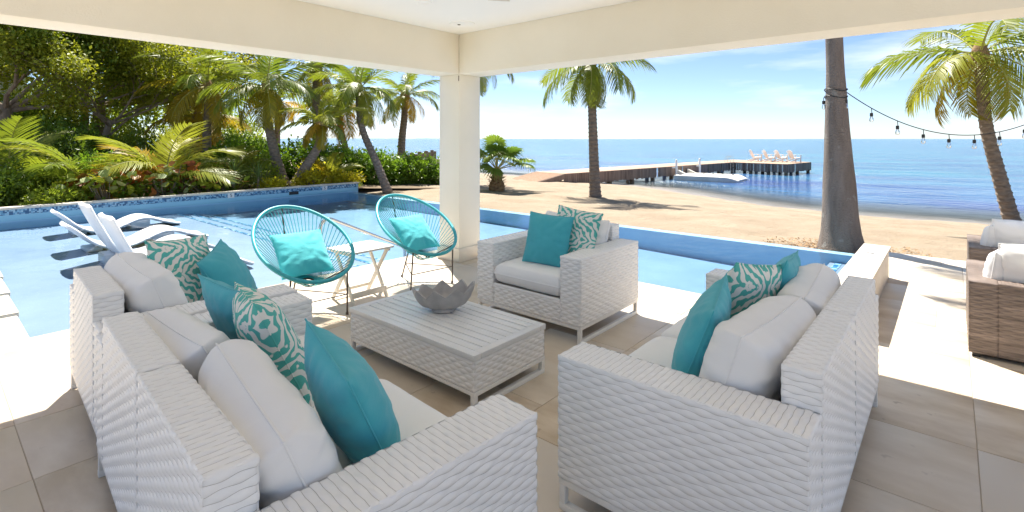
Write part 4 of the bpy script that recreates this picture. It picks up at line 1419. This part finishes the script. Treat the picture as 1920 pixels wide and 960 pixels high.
# low palms without a visible trunk (fronds from the ground)
def low_palm(label, loc, nf, L, seed, kinds, leaf=0.55, az0=None, hi=78, lo=15, hang=0.35):
    r = random.Random(seed)
    t = thing('young_palm', label, 'palm', loc, 0, 'young palms behind the pool wall')
    MB().lathe([(0.10, -0.1), (0.11, 0.15), (0.06, 0.4), (0, 0.45)], 10).build('stem', M['fibre'], t)
    for k in range(nf):
        s = k / max(1, nf - 1)
        az = (az0[k] if az0 and k < len(az0) else k * 2.4 + r.uniform(-.3, .3))
        el = R(hi + (lo - hi) * s + r.uniform(-6, 6))
        put('frond', frond(kinds[k % len(kinds)], L, 1.2 + 0.2 * (k % 2), leaf, hang, 5 + k % 2), t, (0, 0, 0.25), (r.uniform(-.5, .5), -el, az))
    return t
low_palm('young palm with big glossy arching fronds above the sea grape', (-10.0, -0.35, 0.1), 11, 2.0, 61, (G, 'frond_y', G), 0.75)
low_palm('young palm with arching lime fronds left of the sea grape', (-10.3, -1.75, 0.1), 6, 1.9, 63, (G, G, 'frond'), 0.6, az0=[-1.2, -1.9, -0.7, 1.5, 2.6, -2.6], hi=65, lo=25)
low_palm('young palm with a grey-green arching frond under the broad tree', (-12.0, -2.9, 0.1), 7, 2.1, 67, ('frond', G, 'frond'), 0.6)
low_palm('young palm with one orange frond in the yellow shrubs', (-9.6, 3.75, 0.05), 7, 1.15, 69, (G, 'frond', 'frond_y'), 0.32)
low_palm('young palm with upright lime fronds below the golden palm', (-11.6, 0.45, 0.1), 8, 1.6, 71, (G, 'frond_y'), 0.5)
low_palm('young palm between the spiky shrubs and the tall green palm', (-10.6, 1.55, 0.1), 8, 1.3, 73, (G, 'frond_y', G), 0.45)

# fan palm on the sand
def fan_leaf(rad, seed):
    r = random.Random(seed)
    mb = MB()
    n = 26
    for k in range(n):
        a = R(-125 + 250 * (k + .5) / n)
        w = R(250 / n) * 0.55
        L = rad * (0.86 + 0.14 * math.cos(a)) * r.uniform(0.94, 1.04)
        def P(q, aa, z): return Vector((math.cos(aa) * q, math.sin(aa) * q, z))
        fold = 0.03 * (1 if k % 2 else -1)
        vs = [Vector((0, 0, 0)), P(L * .6, a - w, -0.03 + fold), P(L * .6, a + w, -0.03 - fold), P(L * .8, a - w * .35, -0.07), P(L * .8, a + w * .35, -0.07), P(L, a, -0.16 - 0.1 * r.random())]
        mb.add(vs, [(0, 1, 2), (1, 3, 4, 2), (3, 5, 4)])
    return mb.mesh('fan_leaf', M['fan'], None)
t = thing('fan_palm', 'small fan palm with shaggy brown trunk on the sand by the column', 'palm', (-7.1, 8.45, -0.40), 0)
MB().lathe([(0.24, 0), (0.26, 0.15), (0.28, 0.3), (0.24, 0.42), (0.18, 0.52), (0.20, 0.62), (0.12, 0.8), (0.05, 0.95), (0, 1.0)], 14).build('trunk', M['fibre'], t)
mb = MB()
for k in range(60):
    a, z = k * 2.4, 0.05 + 0.55 * (k / 60)
    d = Vector((math.cos(a), math.sin(a), 0.5))
    b = Vector((0.22 * math.cos(a), 0.22 * math.sin(a), z))
    sx = Vector((-math.sin(a), math.cos(a), 0)) * 0.05
    mb.add([b - sx, b + sx, b + d * 0.13 + sx * .5, b + d * 0.13 - sx * .5], [(0, 1, 2, 3)])
mb.build('leaf_bases', M['fibre'], t, None)
fl_ = [fan_leaf(0.58, s) for s in (1, 2, 3)]
specs = [(-90, 80, 0.55), (-40, 62, 0.75), (20, 55, 0.7), (65, 50, 0.75), (120, 60, 0.6), (180, 50, 0.7), (240, 48, 0.7), (300, 42, 0.7), (345, 28, 0.9), (50, 22, 0.95), (110, 20, 0.8), (215, 22, 0.8), (255, 14, 0.7), (300, 10, 0.55), (20, 14, 0.95), (-55, 74, 0.95)]
for k, (az, el, pl) in enumerate(specs):
    az, el = R(az), R(el)
    d = Vector((math.cos(az) * math.cos(el), math.sin(az) * math.cos(el), math.sin(el)))
    b = Vector((0, 0, 0.86))
    e = b + d * pl
    st = MB().tube([b, e], [0.018, 0.011], 6).build('leaf_stalk', M['rachis'], t)
    put('fan_leaf', fl_[k % 3], t, e, (random.uniform(-.5, .5), -el + R(28), az))

# big royal palm trunk with mulch ring
t = thing('royal_palm', 'thick grey royal palm trunk by the pool edge with string light cable round it', 'palm tree', (3.33, 4.32, -0.14), 0)
zs = np.concatenate([np.linspace(-0.15, 0.5, 14), np.linspace(0.55, 6.0, 60)])
rp = np.interp(zs, [-0.15, 0.0, 0.12, 0.3, 0.6, 1.6, 2.6, 3.5, 6.0], [0.40, 0.33, 0.285, 0.25, 0.225, 0.165, 0.115, 0.105, 0.10])
tv, tf2 = [], []
for i, (z, r_) in enumerate(zip(zs, rp)):
    for k in range(36):
        a = 2 * PI * k / 36
        q = r_ * (1 + 0.035 * noise.noise(Vector((math.cos(a) * 2.2, math.sin(a) * 2.2, z * 2.5))) + 0.10 * math.exp(-(z + .15) / .25) * noise.noise(Vector((math.cos(a) * 4, math.sin(a) * 4, 1))))
        tv.append((q * math.cos(a) - 0.030 * max(0, z), q * math.sin(a) + 0.012 * max(0, z), z))
for i in range(len(zs) - 1):
    for k in range(36):
        tf2.append((i * 36 + k, i * 36 + (k + 1) % 36, (i + 1) * 36 + (k + 1) % 36, (i + 1) * 36 + k))
MB().add(tv, tf2).build('trunk', M['royal_bark'], t, 180)
MB().lathe([(0.12, 0), (0.15, 0.3), (0.11, 1.1), (0.05, 1.5), (0, 1.55)], 14, (-0.18, 0.07, 5.9)).build('crown_shaft', M['leaf_hedge'], t)
for k in range(14):
    put('frond', frond('frond', 2.4, 1.2, 0.5, 0.6, k % 3), t, (-0.18, 0.07, 7.3), (0, -R(70 - 7 * k), k * 2.4))
mb = MB()
for k in range(1500):
    a, r_ = random.uniform(0, 2 * PI), 0.27 + 0.55 * random.random()
    x, y = 3.33 + r_ * math.cos(a) * 1.25, 4.34 + r_ * math.sin(a)
    if y < 4.0: continue
    z = float(sand_z(x, y)) + 0.02 + (0.04 if x > 4 else 0)
    d = Vector((random.uniform(-1, 1), random.uniform(-1, 1), random.uniform(0, .5))).normalized() * random.uniform(.012, .035)
    w = Vector((-d.y, d.x, 0.01)) * 0.35
    p = Vector((x, y, z))
    mb.add([p - w, p + w, p + w + d, p - w + d], [(0, 1, 2, 3)])
mb.build('palm_mulch', M['mulch'], None, None, label='brown bark mulch scattered round the royal palm trunk', cat='mulch', kind='stuff')

# string lights
A = Vector((3.39, 4.36, 2.16)); B = Vector((6.5, 7.45, 2.75))
t = thing('string_lights', 'black cable with hanging clear bulbs strung from the royal palm trunk', 'string lights', A)
def cab(s):
    p = A.lerp(B, s)
    p.z = A.z + (B.z - A.z) * s - 4 * 0.88 * s * (1 - s)
    return p
MB().tube([cab(s) - A for s in np.linspace(0, 1, 60)], 0.0065, 6).build('cable', M['black'], t)
mb = MB()
c0 = Vector((3.26, 4.35, 0))
for z in (2.10, 2.20):
    mb.loop([(c0.x + 0.140 * math.cos(a) - A.x, c0.y + 0.140 * math.sin(a) - A.y, z + 0.02 * math.sin(2 * a) - A.z) for a in np.linspace(0, 2 * PI, 28, endpoint=False)], 0.008, 6)
mb.build('cable_wrap', M['black'], t)
for s in [0.085, 0.175, 0.265, 0.355, 0.445, 0.535, 0.625, 0.715, 0.80, 0.88]:
    p = cab(s) - A
    b = MB().tube([p, p + Vector((0.005, 0, -0.07))], 0.005, 6).lathe([(0.006, -0.065), (0.02, -0.07), (0.021, -0.115), (0.014, -0.12), (0, -0.12)], 12, p).build('socket', M['black'], t)
    MB().lathe([(0.012, -0.118), (0.024, -0.145), (0.029, -0.17), (0.022, -0.195), (0, -0.205)], 12, p).build('bulb', M['bulb_glass'], b)
for dx, dy in ((-0.15, -0.02), (0.13, -0.05)):
    p = Vector((c0.x + dx, c0.y + dy, 2.10)) - A
    b = MB().tube([p, p + Vector((0, 0, -0.05))], 0.005, 6).lathe([(0.006, -0.045), (0.02, -0.05), (0.021, -0.095), (0, -0.10)], 12, p).build('socket', M['black'], t)
    MB().lathe([(0.012, -0.098), (0.024, -0.125), (0.022, -0.17), (0, -0.18)], 12, p).build('bulb', M['bulb_glass'], b)
t = thing('timber_post', 'timber post on the sand holding the end of the string lights', 'post', (6.52, 7.47, -0.4))
MB().lathe([(0.06, 0), (0.06, 3.2), (0.05, 3.25), (0, 3.25)], 12).build('post', M['pile'], t)

# ------------------------------------------------------------------ broadleaf plants
def leaves(mesh_name, cen, dirs, size, ratio, m, seed=0):
    r_ = np.random.default_rng(seed)
    n = len(cen)
    d = dirs / np.linalg.norm(dirs, axis=1)[:, None]
    rv = r_.normal(size=(n, 3)) * 0.5 + np.array([0, 0, 1.0])
    sd_ = np.cross(d, rv)
    sd_ /= np.linalg.norm(sd_, axis=1)[:, None] + 1e-9
    up = np.cross(sd_, d)
    s = size[:, None]
    mid = cen + d * s * 0.5
    l_ = mid + sd_ * s * ratio * .5 + up * s * 0.08
    r2 = mid - sd_ * s * ratio * .5 + up * s * 0.08
    tip = cen + d * s - up * s * 0.06
    V = np.stack([cen, r2, tip, l_], 1).reshape(-1, 3)
    i = np.arange(n) * 4
    F = np.concatenate([np.stack([i, i + 1, i + 2], 1), np.stack([i, i + 2, i + 3], 1)])
    return np_mesh(mesh_name, V, F, m)

def twig_points(n_tw, per, rad, seed, shell=0.5, spread=0.12):
    r_ = np.random.default_rng(seed)
    u = r_.normal(size=(n_tw, 3))
    u /= np.linalg.norm(u, axis=1)[:, None]
    q = (shell + (1 - shell) * r_.random(n_tw)) ** 0.8
    lump = np.array([1 + 0.28 * noise.noise(Vector(v * 2.0) + Vector((seed, 0, 0))) for v in u])
    tw = u * (q * lump)[:, None] * np.array(rad)
    c = np.repeat(tw, per, 0) + r_.normal(size=(n_tw * per, 3)) * spread
    d = r_.normal(size=(n_tw * per, 3)) + np.repeat(u, per, 0) * 0.7 + np.array([0, 0, 0.35])
    return tw, c, d

def shrub(name, label, loc, rad, n_tw, per, size, ratio, m, seed, group, cat='shrub', spread=0.10, shell=0.45):
    t = thing(name, label, cat, loc, 0, group)
    tw, c, d = twig_points(n_tw, per, rad, seed, shell, spread)
    c[:, 2] += rad[2] * 0.92
    c[:, 2] = np.maximum(c[:, 2], 0.02)
    r_ = np.random.default_rng(seed + 1)
    put('foliage', leaves('foliage', c, d, size * r_.uniform(.6, 1.25, len(c)), ratio, m, seed), t, kind='stuff')
    mb = MB()
    for k in range(0, len(tw), max(1, len(tw) // 14)):
        p = Vector(tw[k]); p.z = max(0.1, p.z + rad[2] * 0.92)
        mb.tube([(p.x * .15, p.y * .15, 0), (p.x * .5, p.y * .5, p.z * .55), p], [0.022, 0.015, 0.006], 5)
    mb.build('stems', M['bark'], t)
    return t

# green hedge behind the yellow shrubs
hx_ = [(-11.6, 3.9, 1.15, 1.25, 'green leafy hedge bush behind the bowed young palm'), (-11.3, 5.3, 1.05, 1.15, 'green leafy hedge bush behind the young orange-frond palm'),
       (-11.2, 6.6, 1.0, 1.1, 'green leafy hedge bush behind the slim leaning palm'), (-11.0, 7.9, 1.0, 1.05, 'green leafy hedge bush in front of the palm next to the column'),
       (-10.6, 9.0, 0.95, 0.95, 'green leafy hedge bush ending the hedge over bare sand next to the column'), (-12.4, 2.5, 1.2, 1.3, 'green leafy hedge bush behind the tall green palm')]
for i, (x, y, rx, h, lab) in enumerate(hx_):
    z = 0.08 if y < 3.4 else 0.10 - (y - 3.4) * 0.09
    shrub('hedge_bush', lab, (x, y, z - 0.1), (rx, rx * 0.95, h * 0.62), 420, 11, 0.135, 0.55, M['leaf_hedge'], 300 + i, 'hedge bushes', spread=0.09)
# golden shrubs
for i, (x, y, r_, h, lab) in enumerate(((-9.25, 2.95, 0.42, 0.42, 'golden yellow shrub at the foot of the bowed young palm'), (-9.2, 3.55, 0.45, 0.40, 'golden yellow shrub in the middle of the yellow row behind the wall'),
                                        (-9.2, 4.1, 0.42, 0.38, 'golden yellow shrub closest to the slim leaning palm'), (-10.1, 3.55, 0.5, 0.62, 'tall golden yellow shrub against the hedge'),
                                        (-9.1, 1.85, 0.33, 0.26, 'small golden shrub next to the spiky shrubs'), (-9.25, -2.45, 0.45, 0.34, 'low yellow-green bush drooping over the pool coping'), (-10.3, -1.0, 0.5, 0.8, 'yellow-green shrub between the sea grape and the arching fronds'), (-10.2, 0.75, 0.45, 0.7, 'yellow-green shrub behind the spiky plant by the round-leaved bush'), (-10.4, 2.1, 0.5, 0.75, 'yellow-green shrub at the foot of the tall green palm'))):
    shrub('golden_shrub', lab, (x, y, 0.06), (r_, r_, h * 0.62), 90, 12, 0.10, 0.6, M['leaf_yellow'] if i < 5 else M['leaf_lime'], 340 + i, 'golden shrubs', spread=0.06)
# dark undergrowth
for i, (x, y, r_, h, lab) in enumerate(((-11.8, -2.4, 0.9, 0.8, 'dark green bush in the shade under the broad tree trunk'), (-12.0, -1.2, 0.9, 0.9, 'dark green bush behind the sea grape'),
                                        (-12.2, 0.0, 0.9, 0.8, 'dark green bush behind the big arching fronds'), (-12.3, 1.4, 0.8, 0.7, 'dark green bush behind the spiky shrubs'),
                                        (-13.6, -2.2, 1.4, 1.6, 'large dark bush at the foot of the broad tree'), (-14.5, 0.3, 1.4, 1.5, 'large dark bush in the grove behind the golden palm'),
                                        (-16.5, 3.6, 1.5, 1.6, 'large bush far back in the palm grove'), (-10.6, -3.4, 0.8, 0.7, 'dark green bush at the end of the pool coping'), (-19.3, -2.9, 1.9, 2.4, 'tall bush hiding the foot of the white house'), (-14.8, -1.6, 1.3, 1.7, 'leafy bush between the two broad trees'))):
    shrub('dark_bush', lab, (x, y, 0.02), (r_, r_, h * 0.62), 300, 11, 0.12, 0.5, M['leaf_dark'] if i not in (1, 6, 8, 9) else M['leaf_hedge'], 370 + i, 'dark bushes', spread=0.09)

# leafy backdrop far behind the grove
for i, (x, y, r_, h, lab) in enumerate(((-24.0, 3.0, 2.6, 3.4, 'pale green tree mass far behind the golden palm'), (-22.5, 0.3, 2.4, 3.6, 'pale green tree mass far behind the broad trees'),
                                        (-25.0, 6.3, 2.4, 2.6, 'low pale green tree mass far back by the sea'), (-20.5, -1.6, 1.8, 2.9, 'green tree mass in front of the white house'))):
    shrub('background_tree', lab, (x, y, -0.1), (r_, r_, h * 0.6), 520, 11, 0.20, 0.5, M['leaf_lime'] if i % 2 == 0 else M['leaf_tree'], 420 + i, 'background trees', cat='tree', spread=0.17)
# sea grape: single round leaves
def round_leaf():
    mb = MB()
    n = 10
    vs = [(0, 0, 0)] + [(0.5 + 0.5 * math.cos(2 * PI * k / n + PI), 0.5 * math.sin(2 * PI * k / n + PI), 0.06 * math.cos(4 * PI * k / n)) for k in range(n)]
    vs[0] = (0.5, 0, -0.03)
    mb.add(vs, [(0, 1 + k, 1 + (k + 1) % n) for k in range(n)])
    return [mb.mesh('leaf', M[k], 180) for k in ('sg1', 'sg1', 'sg2', 'sg3', 'sg4', 'sg1', 'sg2')]
RL = round_leaf()
for i, (x, y, rx, ry, h, n, lab) in enumerate(((-9.4, -1.55, 0.45, 0.80, 0.66, 130, 'sea grape bush with rusty red young leaves behind the pool wall'),
                                               (-9.4, -0.5, 0.45, 0.75, 0.80, 140, 'sea grape bush with round green and rust leaves below the big fronds'),
                                               (-9.4, 0.5, 0.45, 0.65, 0.60, 100, 'sea grape bush with round green leaves next to the spiky shrubs'))):
    t = thing('sea_grape', lab, 'shrub', (x, y, 0.08), 0, 'sea grape bushes')
    r = random.Random(900 + i)
    mb = MB()
    for k in range(n):
        u, v = r.uniform(-1, 1), r.uniform(-1, 1)
        zz = r.uniform(0.12, 1.0) * h * (1 - 0.35 * (u * u + v * v) / 2) + 0.05
        p = Vector((u * rx, v * ry, zz))
        red = r.random() < (0.42 if zz > h * 0.6 else 0.22)
        me = RL[r.choice((3, 4, 3)) if red else r.choice((0, 1, 2, 5, 6, 0))]
        s = r.uniform(0.12, 0.24)
        put('leaf', me, t, p, (r.uniform(-.9, .9), r.uniform(-1.1, .5), r.uniform(0, 2 * PI)), (s, s, s))
        if k % 5 == 0:
            mb.tube([(p.x * .2, p.y * .3, 0), (p.x * .6, p.y * .7, p.z * .5), p], [0.018, 0.012, 0.006], 5)
    mb.build('stems', M['bark'], t)
    tw, c, d = twig_points(34, 9, (rx * .8, ry, h * .38), 950 + i, 0.3, 0.1)
    c[:, 2] = np.maximum(c[:, 2] + h * .32, 0.03)
    put('foliage', leaves('foliage', c, d, 0.11 * np.random.default_rng(i).uniform(.6, 1.2, len(c)), 0.75, M['leaf_hedge'], i), t, kind='stuff')

# spiky dracaena-like plants
def strap():
    mb = MB()
    K = 5
    vs = []
    for k in range(K + 1):
        s = k / K
        w = 0.028 * (1 - s) ** 0.6 * (0.5 + s if s < .5 else 1)
        vs += [(s, -w, 0.10 * s - 0.32 * s ** 2.4), (s, 0, 0.10 * s - 0.32 * s ** 2.4 - 0.012), (s, w, 0.10 * s - 0.32 * s ** 2.4)]
    fs = []
    for k in range(K):
        a = k * 3
        fs += [(a, a + 3, a + 4, a + 1), (a + 1, a + 4, a + 5, a + 2)]
    return mb.add(vs, fs).mesh('leaf', M['leaf_spiky'], 180)
SL = strap()
for i, (x, y, h, lab) in enumerate(((-9.35, 0.95, 0.55, 'spiky strap-leaved plant next to the round-leaved bush'), (-9.2, 1.5, 0.42, 'spiky strap-leaved plant next to the small golden shrub'), (-9.95, 0.1, 0.75, 'tall spiky strap-leaved plant behind the sea grape'))):
    t = thing('spiky_plant', lab, 'plant', (x, y, 0.08), 0, 'spiky strap-leaved plants')
    MB().tube([(0, 0, 0), (0.02, 0.01, h * .5), (0, 0.02, h)], [0.035, 0.03, 0.03], 8).build('stem', M['bark'], t)
    for k in range(52):
        s = k / 52
        sc = random.uniform(0.40, 0.58)
        put('leaf', SL, t, (0, 0.02, h - 0.16 * s), (random.uniform(-.3, .3), -R(85 - 110 * s + random.uniform(-8, 8)), k * 2.4), (sc, sc, sc))

# broad trees
def limb(mb, p, d, L, r, depth, tips, rnd):
    pts, rad = [p.copy()], [r]
    q = p.copy()
    dd = d.copy()
    for k in range(4):
        dd = (dd + Vector((rnd.uniform(-.3, .3), rnd.uniform(-.3, .3), rnd.uniform(-.12, .22)))).normalized()
        q = q + dd * L / 4
        pts.append(q.copy())
        rad.append(r * (1 - 0.5 * (k + 1) / 4))
        if depth < 2 and k >= 1:
            tips.append(q.copy())
    mb.tube(pts, rad, 7 if depth > 1 else 5)
    tips.append(q.copy())
    if depth > 0:
        for k in range(3 if depth > 1 else 4):
            nd = (dd + Vector((rnd.uniform(-1, 1), rnd.uniform(-1, 1), rnd.uniform(-.35, .5)))).normalized()
            limb(mb, pts[rnd.choice((2, 3, 4))], nd, L * rnd.uniform(.55, .8), r * 0.5, depth - 1, tips, rnd)

def broad_tree(label, loc, trunk_pts, r0, limbs, seed, m, per, spread, size):
    rnd = random.Random(seed)
    t = thing('broad_tree', label, 'tree', loc, 0, 'broad trees behind the pool')
    mb = MB()
    mb.tube([Vector(p) for p in trunk_pts], [r0 * (1.25 if i == 0 else 1 - 0.12 * i) for i in range(len(trunk_pts))], 12)
    mb.build('trunk', M['bark'], t)
    tips = []
    mb = MB()
    top = Vector(trunk_pts[-1])
    for d, L in limbs:
        limb(mb, top - Vector((0, 0, rnd.uniform(0, .5))), Vector(d).normalized(), L * 1.2, r0 * 0.30, 2, tips, rnd)
    mb.build('limbs', M['bark'], t)
    T = np.array([tuple(p) for p in tips])
    r_ = np.random.default_rng(seed)
    c = np.repeat(T, per, 0) + r_.normal(size=(len(T) * per, 3)) * np.array([spread, spread, spread * 0.6])
    d = r_.normal(size=(len(c), 3)) + np.array([0, 0, 0.3])
    put('crown', leaves('crown', c, d, size * r_.uniform(.6, 1.3, len(c)), 0.6, m, seed), t, kind='stuff')
    return t
broad_tree('broad leafy tree with thick pale trunk standing in front of the white house', (-17.0, -2.6, 0),
           [(0, 0, -0.2), (0.05, 0.05, 0.9), (0.0, 0.0, 1.9), (-0.1, 0.05, 2.5)], 0.25,
           [((.9, .3, .6), 2.1), ((.2, 1, .45), 2.5), ((-.4, .8, .8), 2.2), ((-.5, -.8, .8), 1.9), ((.6, -.6, .8), 1.9), ((.3, .8, .9), 2.3), ((.6, 1, .15), 2.0)], 71, M['leaf_tree'], 66, 0.26, 0.12)
broad_tree('broad leafy tree with golden-green canopy and low bent limbs next to the palms', (-16.3, -0.5, 0),
           [(0, 0, -0.2), (-0.05, 0.1, 0.9), (0.05, 0.2, 1.6), (0.1, 0.3, 2.1)], 0.13,
           [((.7, .7, .35), 2.1), ((.2, 1, .5), 2.2), ((-.6, .5, .9), 1.8), ((.4, -1, .45), 2.0), ((.9, -.5, .6), 1.9), ((.6, .7, 1.0), 1.8), ((-.2, -.9, .9), 1.8)], 73, M['leaf_tree2'], 62, 0.24, 0.11)
broad_tree('tall shade tree filling the background behind the other broad trees', (-21.0, 0.4, 0),
           [(0, 0, -0.2), (0, 0, 1.2), (0, 0, 2.4), (0, 0, 3.0)], 0.28,
           [((1, .3, .4), 2.6), ((.3, 1, .4), 2.8), ((0, -1, .5), 2.6), ((.8, -.8, .6), 2.4), ((.4, .6, 1), 2.4), ((1, 1, .2), 2.6), ((.5, 1, .1), 2.4)], 79, M['leaf_tree2'], 62, 0.36, 0.16)

# white louvred house behind the trees
t = thing('white_house', 'white house with louvred shutters glimpsed between the broad trees', 'house', (-24.5, -3.4, 0), R(4))
MB().box(-2, 2, -5, 1.75, -0.2, 6.0).build('wall', M['house'], t)
MB().add([(2.5, -5.5, 5.9), (2.5, 2.2, 5.9), (-2.5, 2.2, 5.9), (-2.5, -5.5, 5.9), (0, -3, 7.6), (0, 0.4, 7.6)], [(0, 1, 5, 4), (2, 3, 4, 5), (1, 2, 5), (3, 0, 4), (0, 3, 2, 1)]).build('roof', M['roof'], t)
for y in (-3.4, -1.3, 0.8):
    w = MB().box(2.001, 2.06, y - 0.85, y + 0.85, 2.4, 5.2).build('shutter', M['house'], t)
    mb = MB()
    for k in range(26):
        z = 2.46 + k * 0.105
        mb.add([(2.062, y - 0.8, z), (2.062, y + 0.8, z), (2.11, y + 0.8, z - 0.06), (2.11, y - 0.8, z - 0.06), (2.062, y - 0.8, z + .012), (2.062, y + 0.8, z + .012)], [(0, 3, 2, 1), (4, 5, 2, 3)])
    mb.build('louvres', M['house'], w, None, kind='stuff')
print('objects', len(bpy.data.objects), 'tris', sum(len(o.data.loop_triangles) if o.type == 'MESH' else 0 for o in bpy.data.objects))
